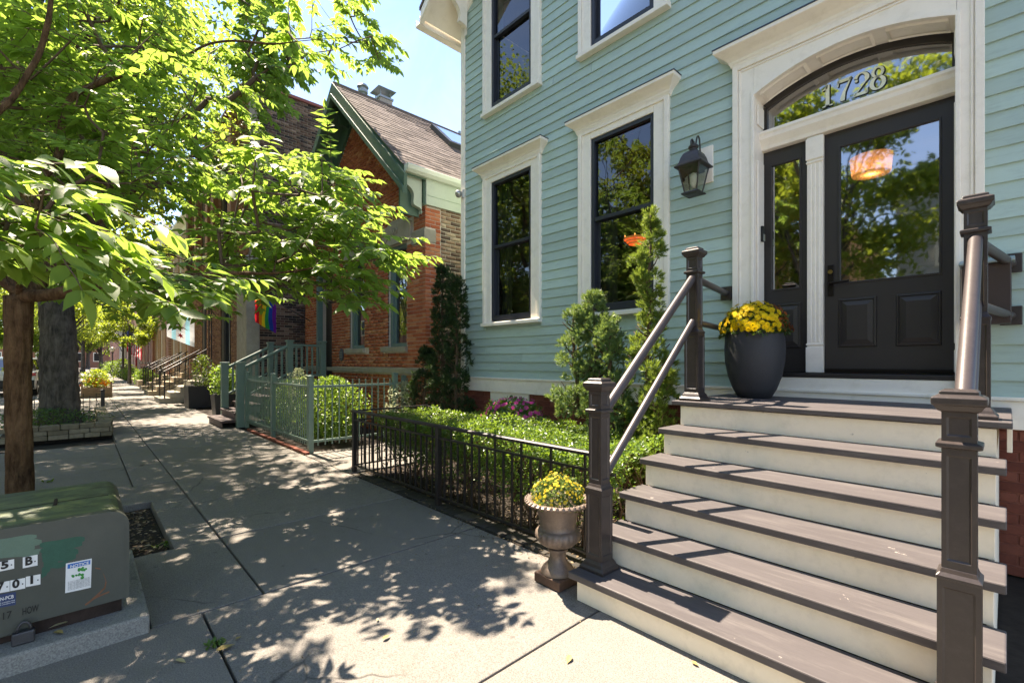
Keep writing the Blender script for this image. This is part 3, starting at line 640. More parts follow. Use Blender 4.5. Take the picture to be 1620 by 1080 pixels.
# things fixed to the front
lan = thing('wall_lantern', 'dark metal carriage lantern with seeded glass on the clapboard wall beside the door', 'lantern', (-1.97, W, 2.95))
IRON = paint('lantern_metal', lin('3a3534'), .42, .2, 14, .15, 60, metal=.3, spec=.5)
def carriage(parent, cx, cy, zb, s, backy):
    h0, h1 = .072 * s, .125 * s; zt = zb + .30 * s
    for sx, sy in ((-1, -1), (1, -1), (1, 1), (-1, 1)):
        MB().tube([(cx + sx*h0, cy + sy*h0, zb), (cx + sx*h1, cy + sy*h1, zt)], .008 * s, 6).obj('frame_bar', IRON, parent)
    MB().sqstack((cx, cy), [(h0*.75, zb-.03*s), (h0*1.45, zb-.02*s), (h0*1.45, zb-.008*s), (h0, zb+.012*s)]).obj('base', IRON, parent, bev=.002)
    MB().sqstack((cx, cy), [(h1*.98, zt-.012*s), (h1*1.30, zt-.008*s), (h1*1.30, zt+.008*s), (h1*1.10, zt+.03*s), (h1*.98, zt+.055*s), (h1*.86, zt+.11*s), (h1*.70, zt+.155*s), (h1*.42, zt+.185*s)]).obj('roof', IRON, parent, bev=.003)
    MB().lathe([(.045*s, 0), (.045*s, .03*s), (.058*s, .045*s), (.058*s, .06*s), (.035*s, .085*s), (.012*s, .095*s), (.016*s, .11*s), (.010*s, .125*s), (0, .13*s)], (cx, cy, zt + .18*s), 18).obj('finial', IRON, parent, smooth=40)
    SG = glassmat('seeded_glass', .10, (.80, .83, .76), .5)
    for a in range(4):
        c, sn = math.cos(a*math.pi/2), math.sin(a*math.pi/2)
        def T(u, v, z): return (cx + u*c - v*sn, cy + u*sn + v*c, z)
        MB().poly([T(-h0, -h0, zb+.01*s), T(h0, -h0, zb+.01*s), T(h1, -h1, zt-.012*s), T(-h1, -h1, zt-.012*s)]).obj('pane', SG, parent)
    MB().lathe([(0, 0), (.02*s, .0), (.022*s, .03*s), (.04*s, .06*s), (.042*s, .13*s), (.03*s, .17*s), (0, .19*s)], (cx, cy, zb+.05*s), 14).obj('bulb', paint('bulb_white', (.75, .73, .66), .3, .02, bump=0), parent, smooth=True)
    # scroll arm from the wall plate over the top
    pts = [(cx, backy, zt + .02*s)]
    for i in range(15):
        a = math.pi * (i / 14); pts.append((cx, backy + (-.04*s) - (.055*s) * (1 - math.cos(a)), zt + .20*s + .15*s*math.sin(a) + .10*s*(1 - i/14)))
    for i in range(10):
        a = math.pi * .5 + i * .35; pts.append((cx, cy - .005*s + .035*s*math.cos(a) - .02*s, zt + .27*s + .045*s*math.sin(a)))
    MB().tube(pts, .010 * s, 8).obj('scroll_arm', IRON, parent, smooth=True)
    MB().box(cx-.045*s, cx+.045*s, backy-.03*s, backy, zt-.02*s, zt+.20*s).obj('back_plate', IRON, parent, bev=.006)
lp = onY(1097, 305, 4.20)
carriage(lan, lp.x, 4.20, lp.z, .80, W - .035)
MB().box(lp.x - .10, lp.x + .11, W - .034, W - .012, lp.z + .12, lp.z + .47).obj('mounting_block', CREAM, lan, bev=.006)
cm = thing('security_camera', 'small silver dome camera fixed to the corner board', 'camera', (-5.80, W - .04, 4.0))
MB().box(-5.80, -5.76, W - .06, W - .033, 3.93, 4.06).obj('mount', paint('camera_white', (.6, .6, .58), .4, .03, bump=0), cm, bev=.004)
MB().lathe([(0, -.055), (.03, -.045), (.05, -.015), (.055, .01), (.05, .04), (.03, .055), (0, .058)], (-5.84, W - .09, 3.99), 18).obj('dome', paint('camera_metal', (.42, .41, .39), .3, .05, bump=0, metal=.6), cm, smooth=True)
db = thing('doorbell', 'slim black and silver doorbell on the left door jamb', 'doorbell', (-1.51, 4.50, 2.5))
box('body', paint('black_plastic', (.012, .012, .013), .35, .1, bump=0), db, OX0 + .017, OX0 + .04, 4.47, 4.515, 2.46, 2.60, bev=.006)
box('button_face', paint('silver_face', (.5, .5, .5), .3, .05, bump=0, metal=.7), db, OX0 + .0395, OX0 + .043, 4.474, 4.511, 2.463, 2.525, bev=.003)
mbx = thing('mailbox', 'dark brown wall mailbox with grey lid behind the right newel post', 'mailbox', (-.17, W - .05, 1.75))
MB().box(-.20, .02, W - .20, W - .071, 1.62, 2.0).obj('body', paint('mailbox_brown', lin('3d322f'), .45, .1), mbx, bev=.006)
MB().prism([(W - .225, 2.003), (W - .225, 2.018), (W - .071, 2.055), (W - .071, 2.003)], 'x', -.215, .035).obj('lid', paint('lid_grey', lin('8fa09f'), .4, .1), mbx, bev=.003)
# lamps burning indoors
def chandelier(parent, c, r, n):
    MB().tube([(c.x, c.y, 4.349), (c.x, c.y, c.z)], .008, 6).obj('rod', BRZ, parent)
    for i in range(n):
        a = i * 2 * math.pi / n; e = (c.x + r * math.cos(a), c.y + r * math.sin(a), c.z - .02)
        MB().tube([(c.x, c.y, c.z - .08), (c.x + r * .5 * math.cos(a), c.y + r * .5 * math.sin(a), c.z - .12), e], .007, 6).obj('arm', BRZ, parent)
        MB().lathe([(0, 0), (.008, .006), (.010, .016), (.006, .026), (0, .03)], (e[0], e[1], e[2] - .02), 8).obj('candle_bulb', emit('warm_bulb', (1, .42, .12), .9), parent, smooth=True)
    for q in range(3): MB().lathe([(r * (.6 + .2 * q), 0), (r * (.64 + .2 * q), .012), (r * (.6 + .2 * q), .03), (r * (.56 + .2 * q), .012), (r * (.6 + .2 * q), 0)], (c.x, c.y, c.z - .14 + q * .035), 24).obj('amber_ring', emit('amber_glass', (1, .35, .10), .10), parent, smooth=True)
cp = onY(1005, 372, 6.2); ch1 = thing('chandelier', 'amber chandelier glowing inside the room behind the wide window', 'chandelier', (cp.x, cp.y, cp.z)); chandelier(ch1, cp, .17, 6)
cp = onY(1378, 262, 6.6); ch2 = thing('hall_pendant', 'warm drum pendant glowing in the hall behind the door glass', 'pendant lamp', (cp.x, cp.y, cp.z))
MB().tube([(cp.x, cp.y, 4.349), (cp.x, cp.y, cp.z + .1)], .008, 6).obj('rod', BRZ, ch2)
SHADE = leafmat('linen_shade', [(0, (.6, .5, .36)), (1, (.6, .5, .36))], .7, .8, (.85, .62, .38), .1)
MB().lathe([(.15, -.10), (.18, -.10), (.20, .10), (.17, .10)], (cp.x, cp.y, cp.z), 28).obj('shade', SHADE, ch2, smooth=40)
MB().lathe([(0, -.04), (.025, -.03), (.035, .0), (.02, .04), (0, .05)], (cp.x, cp.y, cp.z), 12).obj('bulb', emit('pendant_bulb', (1, .6, .28), .5), ch2, smooth=True)
pl_ = bpy.data.lights.new('pendant_light', 'POINT'); pl_.energy = 1.3; pl_.color = (1, .55, .25); pl_.shadow_soft_size = .05; po_ = bpy.data.objects.new('pendant_light', pl_); COL.objects.link(po_); po_.location = (cp.x, cp.y, cp.z - .06); par(po_, ch2)
# ================================================================== front steps
TRD = paint('tread_paint', (.076, .067, .067), .6, .14, 5, .35, 40, stretch=(.25, 1.6, 1), dirt=(.24, .22, .20), dirt_amt=.28, dscale=11, chip=(.36, .32, .28))
ND = paint('iron_paint', (.040, .031, .028), .36, .15, 18, .25, 55, spec=.5, dirt=(.075, .06, .055), dirt_amt=.5, dscale=16, chip=(.13, .10, .085), cscale=45)
RAILP = paint('rail_paint', (.060, .048, .046), .42, .2, 10, .15, 60, spec=.5)
RIS = paint('riser_paint', lin('f4e8d2'), .55, .05, 4, .12, 60, dirt=lin('b4a890'), dirt_amt=.30, dscale=10, chip=(.42, .37, .30), cscale=30)
st = thing('front_steps', 'wooden front steps with brown treads and cream risers up to the door', 'steps', (-.87, 2.8, 0))
SX0, SX1 = -1.73, 0.0; RUN, RISE, Z1, Y1 = .249, .184, .164, 2.07
zs = [Z1 + RISE * i for i in range(6)]; ys = [Y1 + RUN * i for i in range(6)]
for i in range(6):
    zb = 0 if i == 0 else zs[i-1]
    box('riser', RIS, st, SX0 + .03, SX1 - .035, ys[i] + .032, ys[i] + .052, zb + .001, zs[i] - .041, bev=.002)
    if i < 5: box('tread', TRD, st, SX0 - (.012 if i == 0 else 0), SX1, ys[i], ys[i+1] + .031, zs[i] - .040, zs[i], bev=.006)
yy = ys[5]
while yy < W - .04:
    y2 = min(yy + .139, W - .026); box('deck_board', TRD, st, SX0 - .03, SX1 + .02, yy, y2 - .005, zs[5] - .034, zs[5] + random.uniform(-.001, .001), bev=.005); yy += .139
for xx in (SX0 + .03, SX1 - .055):
    pts = [(ys[0] + .053, 0)]
    for i in range(6): pts += [(ys[i] + .053, zs[i] - .042), ((ys[i+1] + .053) if i < 5 else W - .026, zs[i] - .042)]
    pts += [(W - .026, 0)]
    MB().prism(pts, 'x', xx, xx + .02).obj('stringer', RIS, st)
box('trim_board', RIS, st, SX1 + .0, SX1 + .019, ys[5] + .05, W - .032, .93, zs[5] - .036, bev=.002)

def newel(parent, cx, cy, z0, big):
    w0, w1 = .055, .044; zt = z0 + (1.12 if not big else 1.17); sh = z0 + (.47 if not big else .52); rg = zt - .19
    n = MB(); c = (cx, cy)
    n.sqstack(c, [(.084, z0 + .0005), (.084, z0 + .018), (.072, z0 + .03), (.066, z0 + .045), (w0, z0 + .062)])
    n.panelbox(c, w0, z0 + .062, sh, .014, .03, .005)
    n.sqstack(c, [(w0 + .003, sh - .006), (w0 + .003, sh + .006), (w0 - .006, sh + .018), (w1 + .002, sh + .028), (w1, sh + .034)])
    n.panelbox(c, w1, sh + .034, rg - .012, .013, .025, .005)
    n.sqstack(c, [(w1, rg - .014), (w1 + .015, rg - .008), (w1 + .015, rg + .006), (w1, rg + .012)])
    n.panelbox(c, w1, rg + .012, zt - .075, .013, .018, .005)
    n.sqstack(c, [(w1, zt - .078), (w1 + .010, zt - .072), (w1 + .020, zt - .055), (w1 + .026, zt - .05), (w1 + .026, zt - .028), (w1 + .014, zt - .020), (w1 + .006, zt - .018), (w1 + .006, zt - .006), (w1 - .004, zt)])
    return n.obj('newel_post', ND, parent, bev=.0025)
def railing(label, x, wallx):
    r = thing('stair_railing', label, 'railing', (x, 2.25, Z1))
    newel(r, x, 2.235, zs[0], False); newel(r, x, 3.45, zs[5], True)
    za, zb = (1.085, .70), (2.02, 1.685)
    MB().tube([(x, 2.275, za[0] - .01), (x, 3.42, zb[0])], .029, 16).obj('handrail', RAILP, r, smooth=40)
    MB().tube([(x, 2.275, za[1] - .01), (x, 3.42, zb[1])], .025, 16).obj('lower_rail', RAILP, r, smooth=40)
    for zz_, rr in ((zb[0] + .0, .027), (zb[1] + .0, .024)):
        MB().tube([(x, 3.48, zz_), (x + wallx, W - .04, zz_ - .01)], rr, 14).obj('wall_rail', RAILP, r, smooth=40)
        MB().box(x + wallx - .05, x + wallx + .05, W - .05, W - .0165, zz_ - .07, zz_ + .05).obj('wall_bracket', ND, r, bev=.004)
    return r
railing('dark brown iron handrail with panelled newels beside the potted mums and urn', -1.64, -.13)
railing('dark brown iron handrail with panelled newels beside the mailbox', -.112, .13)
# ================================================================== pots, fence, planting
def lerp(a, b, t): return a + (b - a) * t
# --- tall dark planter with mums on the deck
PX, PY, PZ = -1.425, 4.07, zs[5]
pot = thing('planter', 'tall smooth charcoal planter standing on the deck by the sidelight', 'planter', (PX, PY, PZ))
MB().lathe([(.105, .001), (.125, .006), (.165, .08), (.200, .18), (.221, .30), (.226, .40), (.220, .50), (.210, .575), (.200, .578), (.196, .57), (.20, .50), (.0, .50)], (PX, PY, PZ), 48).obj('body', paint('charcoal_fibre', lin('35363a'), .6, .12, 5, .25, 130), pot, smooth=50)
MB().lathe([(0, .545), (.198, .545), (.198, .52), (0, .52)], (PX, PY, PZ), 32).obj('potting_soil', SOIL, pot)
def flower_t(n=12):
    V = []; F = []
    for ring, (rr, zt, k0) in enumerate(((1.0, .10, 0), (.68, .28, .5), (.36, .38, .25))):
        for k in range(n):
            a = (k + k0) * 2 * math.pi / n; d = (math.cos(a), math.sin(a)); p = (-d[1], d[0]); wd = .17 * rr
            i = len(V); V += [(d[0]*.10, d[1]*.10, .12 + .1*ring), (d[0]*rr*.7 + p[0]*wd, d[1]*rr*.7 + p[1]*wd, zt + .02), (d[0]*rr, d[1]*rr, zt - .05 * (ring == 0)), (d[0]*rr*.7 - p[0]*wd, d[1]*rr*.7 - p[1]*wd, zt + .02)]
            F += [(i, i+1, i+2), (i, i+2, i+3)]
    return np.array(V), np.array(F)
FLW = flower_t()
def petalmat(name, a, b): return leafmat(name, [(0, a), (1, b)], .25, .6, b, .2)
YEL = petalmat('yellow_petal', (.78, .50, .01), (.90, .70, .02)); YEL2 = petalmat('pale_yellow_petal', (.75, .55, .03), (.85, .72, .10)); RUS = petalmat('russet_petal', (.26, .06, .015), (.42, .12, .02)); PNK = petalmat('pink_petal', (.60, .025, .24), (.78, .10, .38))
MUML = leafmat('mum_leaf', [(0, (.03, .06, .015)), (1, (.07, .12, .03))], .25, .5, (.2, .3, .03)); MUML2 = leafmat('urn_mum_leaf', [(0, (.07, .12, .04)), (1, (.16, .23, .09))], .3, .5, (.25, .36, .06))
def dome(n, c, r, hgt, low=-.05):
    """points and outward normals over a cushion shape"""
    a = RNG.uniform(0, 2*np.pi, n); t = np.arccos(RNG.uniform(low, 1, n)); d = np.stack([np.sin(t)*np.cos(a), np.sin(t)*np.sin(a), np.cos(t)], 1)
    lump = 1 + .07 * np.sin(a * 4 + t * 5 + r * 40) + .06 * np.sin(a * 7 - t * 9)
    return np.array(c) + d * np.array([r, r, hgt]) * lump[:, None], d
def spread(P, N, dmin):
    keep = []
    for i, p in enumerate(P):
        if all(np.linalg.norm(p - P[k]) > dmin for k in keep): keep.append(i)
    return P[keep], N[keep]
def mesh_of(T, name, mat):
    me = bpy.data.meshes.new(name); me.from_pydata([tuple(v) for v in T[0]], [], [tuple(int(q) for q in f) for f in T[1]]); me.materials.append(mat); me.update(); return me
def blooms(parent, name, mat, P, N, smin, smax, nobj):
    R = frames(np.cross(N, rdir(len(N))), N); S = RNG.uniform(smin, smax, len(P)); d = np.linalg.norm(P - np.array([0, 0, CAMH]), axis=1); od = np.argsort(d); me = mesh_of(FLW, name, mat)
    for k in od[:nobj]:
        o = bpy.data.objects.new(name, me); COL.objects.link(o); o.matrix_world = Matrix.Translation(P[k]) @ Matrix(R[k].tolist()).to_4x4() @ Matrix.Diagonal((S[k], S[k], S[k], 1)); par(o, parent)
    r = od[nobj:]
    if len(r): tag(scatter(name + '_mass', *FLW, P[r], R[r], S[r], mat, parent), kind='stuff')
mum = thing('chrysanthemum', 'mound of bright yellow mums with a russet side in the charcoal planter', 'flowers', (PX, PY, PZ + .54))
P, N = dome(2600, (PX, PY, PZ + .56), .235, .185, -.25); P = P - N * RNG.uniform(0, .05, (2600, 1))
tag(scatter('foliage', *LEAF4, P, frames(N + rdir(2600) * .8, rdir(2600) + N), RNG.uniform(.025, .05, 2600), MUML, mum), kind='stuff')
P, N = dome(1500, (PX, PY, PZ + .565), .25, .205, -.1); P, N = spread(P, N, .027); rus = (P[:, 0] - PX) * .9 + (P[:, 1] - PY) * .55 + RNG.normal(0, .03, len(P)) > .13
blooms(mum, 'bloom', YEL, P[~rus], N[~rus] + rdir((~rus).sum()) * .25, .020, .030, 200); blooms(mum, 'russet_bloom', RUS, P[rus], N[rus], .016, .024, 60)
# --- cast urn with mums at the foot of the steps
UX, UY = -1.925, 2.19
urn = thing('garden_urn', 'bronze coloured fluted garden urn at the foot of the steps', 'urn', (UX, UY, 0))
URNM = paint('urn_metal', (.19, .145, .115), .5, .3, 14, .35, 70, metal=.35, dirt=(.36, .27, .21), dirt_amt=.5, dscale=12); URNB = paint('urn_rust', (.105, .062, .043), .6, .3, 14, .35, 70, metal=.2)
MB().sqstack((UX, UY), [(.105, .004), (.105, .058), (.10, .064), (.085, .066)]).obj('plinth', URNB, urn, bev=.004)
MB().lathe([(.092, .064), (.092, .078), (.080, .098), (.055, .125), (.046, .15), (.045, .185), (.056, .198), (.056, .208), (.044, .215)], (UX, UY, 0), 32).obj('foot', URNM, urn, smooth=50)
MB().lathe([(.044, .214), (.085, .235), (.112, .262), (.121, .29), (.116, .315), (.104, .33)], (UX, UY, 0), 96, flute=(.222, .318, 22, .05)).obj('fluted_bowl', URNM, urn, smooth=60)
MB().lathe([(.104, .329), (.098, .335), (.099, .36), (.108, .41), (.118, .45), (.128, .47), (.160, .483), (.180, .487), (.184, .497), (.172, .507), (.148, .503), (.135, .492), (.12, .47), (0, .465)], (UX, UY, 0), 48).obj('neck', URNM, urn, smooth=50)
eg = MB().lathe([(0, -.011), (.008, -.008), (.0105, 0), (.008, .008), (0, .011)], (0, 0, 0), 8).mesh('egg_bead'); eg.materials.append(URNM); eg.polygons.foreach_set('use_smooth', [True] * len(eg.polygons))
for k in range(36):
    a = k * 2 * math.pi / 36; o = bpy.data.objects.new('egg_bead', eg); COL.objects.link(o); o.location = (UX + .176 * math.cos(a), UY + .176 * math.sin(a), .497); o.scale = (1.1, 1.1, 1.4); par(o, urn)
for o in urn.children:
    if o.data.name.startswith(('neck', 'fluted', 'foot')): o.data.transform(Matrix.Translation((UX, UY, 0)) @ Matrix.Diagonal((1.14, 1.14, 1.03, 1)) @ Matrix.Translation((-UX, -UY, 0)))
    if o.name.startswith('egg_bead'): o.location = ((o.location.x) * 1.14, (o.location.y) * 1.14, .497 * 1.03)
mu2 = thing('chrysanthemum', 'small budding pale yellow mums growing in the bronze urn', 'flowers', (UX, UY, .48))
P, N = dome(3000, (UX, UY, .50), .155, .155, -.1); P = P - N * RNG.uniform(0, .05, (3000, 1))
tag(scatter('foliage', *LEAF4, P, frames(N + rdir(3000) * .7, rdir(3000) + N), RNG.uniform(.014, .030, 3000), MUML2, mu2), kind='stuff')
P, N = dome(1200, (UX, UY, .50), .163, .168, -.05); P, N = spread(P, N, .021); kp = (np.sin(P[:, 0] * 60) + np.sin(P[:, 1] * 47 + P[:, 2] * 50)) < .9; P, N = P[kp], N[kp]; blooms(mu2, 'bloom', YEL2, P, N + rdir(len(P)) * .3, .006, .016, 150)

# --- black iron fence
FB = paint('fence_black', (.020, .0175, .017), .42, .2, 14, .2, 60, spec=.5, dirt=(.06, .035, .022), dirt_amt=.5, dscale=9)
fen = thing('iron_fence', 'low black iron fence running along the hedge to the steps', 'fence', (-3.7, 2.52, 0))
FYY, FT = 2.515, .765
for xx in (-5.60, -3.735): box('post', FB, fen, xx - .024, xx + .024, FYY - .024, FYY + .024, .001, FT - .016, bev=.003)
box('post', FB, fen, -5.60 - .02, -5.60 + .02, 3.6, 3.64, .001, FT - .016, bev=.003)
MB().prism([(FYY - .028, FT - .016), (FYY - .028, FT + .004), (FYY - .012, FT + .012), (FYY + .012, FT + .012), (FYY + .028, FT + .004), (FYY + .028, FT - .016)], 'x', -5.64, -1.72).obj('top_rail', FB, fen)
box('middle_rail', FB, fen, -5.57, -1.72, FYY - .014, FYY + .014, FT - .125, FT - .107, bev=.002); box('bottom_rail', FB, fen, -5.57, -1.72, FYY - .014, FYY + .014, .075, .093, bev=.002)
for z0, z1 in ((FT - .012, FT + .008), (FT - .125, FT - .107), (.075, .093)): box('return_rail', FB, fen, -5.612, -5.588, FYY + .03, 3.6, z0, z1, bev=.002)
bal = MB().box(-.0075, .0075, -.0075, .0075, .0935, FT - .1255).mesh('baluster'); bal.materials.append(FB); stub = MB().box(-.0075, .0075, -.0075, .0075, FT - .106, FT - .017).mesh('stub'); stub.materials.append(FB)
def put(name, me, parent, loc): o = bpy.data.objects.new(name, me); COL.objects.link(o); o.location = loc; par(o, parent); return o
k = 0; xx = -5.50
while xx < -1.76:
    if abs(xx + 3.735) > .04:
        put('baluster', bal, fen, (xx, FYY, 0))
        if k % 3 == 1: put('stub', stub, fen, (xx, FYY, 0))
    k += 1; xx += .104
for q in range(9): put('baluster', bal, fen, (-5.60, FYY + .13 + q * .105, 0))

# --- hedge and flowers behind it
def branchy(name, mat, parent, starts, n, zlo, zhi, rad=.006):
    m = MB()
    for _ in range(n):
        s = starts(); p = [Vector(s)]
        for i in range(4): p.append(p[-1] + Vector((random.uniform(-.08, .08), random.uniform(-.08, .08), (zhi - zlo) / 4)))
        m.tube(p, [rad, rad * .9, rad * .7, rad * .5, rad * .3], 5)
    return tag(m.obj(name, mat, parent, smooth=True), kind='stuff')
TWIG = paint('twig_bark', (.10, .065, .04), .9, .3, 30, .4, 90)
HEDL = leafmat('hedge_leaf', [(0, (.035, .085, .016)), (.5, (.075, .16, .03)), (1, (.16, .26, .055))], .32, .38, (.30, .46, .04), .5)
hed = thing('hedge', 'loose clipped green hedge filling the bed behind the black fence', 'hedge', (-3.6, 3.3, 0))
def hz(x, y): return .735 + .05 * math.sin(x * 3.1 + y * 2) + .035 * math.sin(x * 7.3 - y * 5) - .22 * max(0, (y - 3.85)) - .10 * max(0, 2.72 - y) * 3
n = 21000
hx, hy = RNG.uniform(-5.35, -1.82, n), RNG.uniform(2.62, 4.15, n); top = np.array([hz(a, b) for a, b in zip(hx, hy)])
clump = np.sin(hx * 9 + np.sin(hy * 7) * 2) * np.sin(hy * 11 + 1) * .035
z_ = top + clump - np.abs(RNG.normal(0, .055, n)); keep = ~((hx < -4.5) & (RNG.random(n) < (-4.5 - hx) * .25)); P1 = np.stack([hx, hy, z_], 1)[keep]
n2 = 19000; fx_, fz_ = RNG.uniform(-5.3, -1.82, n2), .12 + .62 * RNG.random(n2) ** .55; fy_ = 2.60 + np.abs(RNG.normal(0, .13, n2)) + .25 * np.maximum(0, .32 - fz_)
kk = RNG.random(n2) < np.clip(.35 + .5 * (np.sin(fx_ * 7 + fz_ * 9) * np.sin(fx_ * 3 - fz_ * 5) + .5) , .05, 1) * np.clip(fz_ * 3.0, .35, 1); P2 = np.stack([fx_, fy_, fz_], 1)[kk]
PP = np.concatenate([P1, P2]); nn = len(PP)
tag(scatter('foliage', *LEAF2, PP, frames(rdir(nn) + [0, -.35, .25], rdir(nn) * .9 + [-.25, -.2, .9]), RNG.uniform(.022, .040, nn), HEDL, hed), kind='stuff')
branchy('stems', TWIG, hed, lambda: (random.uniform(-5.3, -1.85), random.uniform(2.68, 3.9), 0), 230, 0, .66)
imp = thing('flowering_plant', 'rounded clump of bright pink bedding flowers above the hedge', 'flowers', (-4.05, 3.75, .3))
ic = (onY(812, 652, 3.75).x, 3.75, .74); P, N = dome(900, ic, .33, .19, -.1)
tag(scatter('foliage', *LEAF4, P - N * RNG.uniform(0, .06, (900, 1)), frames(N + rdir(900), N + rdir(900) * .5), RNG.uniform(.04, .075, 900), leafmat('bedding_leaf', [(0, (.04, .09, .03)), (1, (.10, .18, .06))], .3, .4), imp), kind='stuff')
P, N = dome(500, ic, .35, .21, .0); P, N = spread(P, N, .05); sel = RNG.random(len(P)) < .75
IMPF = (np.array([(0, 0, .0)] + [(math.cos(a) * r, math.sin(a) * r, .08 if r > .9 else .02) for i in range(5) for a, r in ((i*1.2566 - .55, .75), (i*1.2566, 1.0), (i*1.2566 + .55, .75))]), np.array([f for i in range(5) for f in ((0, 1+3*i, 2+3*i), (0, 2+3*i, 3+3*i))]))
Pp, Np = P[sel], N[sel] + [0, -.5, .2]; me = mesh_of(IMPF, 'bloom', PNK); Rr = frames(np.cross(Np, rdir(len(Np))), Np)
for q in range(len(Pp)):
    o = bpy.data.objects.new('bloom', me); COL.objects.link(o); s_ = random.uniform(.022, .034); o.matrix_world = Matrix.Translation(Pp[q]) @ Matrix(Rr[q].tolist()).to_4x4() @ Matrix.Diagonal((s_, s_, s_, 1)); par(o, imp)

# --- yews: needle tufts over spires
def yew(label, cols, mat, tsize, dens, trunk=None, barkmat=None):
    t = thing('yew', label, 'shrub', (cols[0][0][0], cols[0][0][1], 0)); Ps = []; Ns = []; br = MB()
    for (base, tip, prof) in cols:
        base, tip = Vector(base), Vector(tip); ln = (tip - base).length
        area = sum(2 * math.pi * prof(i / 20) * ln / 20 for i in range(20)); nc = int(area * dens / 13)
        for _ in range(nc):                                     # clumps of shoots, each with its own dome of tufts
            h_ = random.random() ** .85; a = random.uniform(0, 2 * math.pi); o = Vector((math.cos(a), math.sin(a), 0)); pr_ = prof(h_)
            rc = random.uniform(.035, .085) * (.6 + pr_ * 2.2); c = base.lerp(tip, h_) + o * max(0, pr_ * random.uniform(.55, 1.12) - rc * .3) + Vector((0, 0, random.uniform(-.03, .03)))
            for _k in range(random.randint(12, 22)):
                d_ = Vector((random.gauss(0, 1), random.gauss(0, 1), random.gauss(.35, 1))) + o * .7; d_.normalize(); Ps.append(c + d_ * rc * random.uniform(.35, 1)); Ns.append(d_ * .8 + Vector((0, 0, .55)))
        pts = [base.lerp(tip, i / 8) + Vector((random.uniform(-.02, .02), random.uniform(-.02, .02), 0)) for i in range(9)]; br.tube(pts, [.035 * (1 - .1 * i) for i in range(9)], 7)
        for _ in range(int(ln * 22)):
            h_ = random.uniform(.05, .95); c = base.lerp(tip, h_); a = random.uniform(0, 6.28); rr = prof(h_); br.tube([c, c + Vector((math.cos(a) * rr * .55, math.sin(a) * rr * .55, rr * .35)), c + Vector((math.cos(a) * rr * .95, math.sin(a) * rr * .95, rr * .8))], [.008, .006, .003], 5)
    n = len(Ps); D = np.array(Ns) + rdir(n) * .55
    tag(scatter('foliage', *TUFT, np.array(Ps), frames(D, rdir(n)), RNG.uniform(tsize * .7, tsize * 1.2, n), mat, t), kind='stuff'); tag(br.obj('branches', TWIG, t, smooth=True), kind='stuff'); return t
YEWA = leafmat('yew_needle', [(0, (.06, .13, .02)), (.5, (.15, .24, .045)), (1, (.30, .36, .08))], .34, .45, (.30, .40, .05)); YEWB = leafmat('dark_yew_needle', [(0, (.014, .038, .014)), (.7, (.032, .072, .02)), (1, (.07, .12, .03))], .12, .5, (.10, .17, .03))
YEWC = leafmat('blue_yew_needle', [(0, (.07, .16, .08)), (.5, (.14, .25, .09)), (1, (.26, .35, .10))], .30, .45, (.28, .38, .07))
yY = 3.72; q0 = onY(1030, 335, yY); qa = onY(1000, 720, yY)
yew('tall narrow yew spire rising in front of the wide window beside the steps', [((q0.x - .05, yY, .1), (q0.x, yY, q0.z), lambda h: .21 * (1 - h) ** .8 + .03 + .045 * math.sin(h * 17)), ((q0.x + .05, yY - .1, .1), (q0.x + .18, yY - .15, 1.35), lambda h: .30 * (1 - h * .8))], YEWA, .070, 620)
q1 = onY(935, 470, 3.75); q2 = onY(912, 490, 3.75)
yew('short bushy blue-green yew below the wide window, left of the yew spire', [((q1.x + .12, 3.75, .55), (q1.x, 3.75, q1.z), lambda h: .27 * (1 - h) ** .7 + .05), ((q2.x + .05, 3.70, .8), (q2.x, 3.70, q2.z), lambda h: .20 * (1 - h) ** .6 + .05), ((q1.x + .30, 3.68, .45), (q1.x + .26, 3.7, 1.75), lambda h: .27 * (1 - h) ** .6 + .05)], YEWC, .070, 640)
yd = 4.05; a1 = onY(700, 420, yd); a2 = onY(722, 437, yd); a3 = onY(672, 560, yd)
yew('dark twin-topped yew at the corner by the neighbouring gangway', [((a1.x + .02, yd, .35), (a1.x, yd, a1.z), lambda h: .20 * (1 - h) ** .75 + .05), ((a2.x - .0, yd, .35), (a2.x, yd, a2.z), lambda h: .18 * (1 - h) ** .6 + .07), ((a3.x, yd - .05, .35), (a3.x + .05, yd, a3.z + .1), lambda h: .23 * (1 - h) ** .6 + .05)], YEWB, .080, 560)

# --- transformer box on its concrete pad
BOXM = None
def m_box():
    t = NT('box_olive'); v = t.coord(); c = t.ramp(t.noise(v, 4, 6), [(.3, (.050, .056, .044)), (.7, (.070, .075, .060))]); c = t.mixc(t.ramp(t.noise(v, 30, 6, .7), [(.55, (0,) * 3), (.8, (.5,) * 3)]), c, (.05, .05, .042))
    t.col(c); t.b.inputs['Roughness'].default_value = .55; t.bump(t.noise(v, 150, 3), .15, .003); return t.m
def m_boxtop():
    t = NT('box_top_green'); v = t.coord((1, .6, 1)); n = t.noise(v, 5, 7, .7, .8); c = t.ramp(n, [(.32, (.045, .055, .035)), (.5, (.085, .115, .06)), (.62, (.17, .19, .075)), (.75, (.24, .25, .09))])
    c = t.mixc(t.ramp(t.noise(v, 14, 6, .7), [(.52, (0,) * 3), (.66, (.9,) * 3)]), c, (.03, .03, .024)); t.col(c); t.b.inputs['Roughness'].default_value = .6; t.bump(t.noise(v, 60, 4), .2, .004); return t.m
BOXM, BOXT = m_box(), m_boxtop()
trf = thing('transformer_box', 'olive metal utility transformer box with stickers on a concrete pad', 'utility box', (-3.55, -.5, 0))
pad = MB().box(-4.12, -2.985, -1.04, .258, -.03, .092).obj('pad', CONC2, trf, bev=.012)
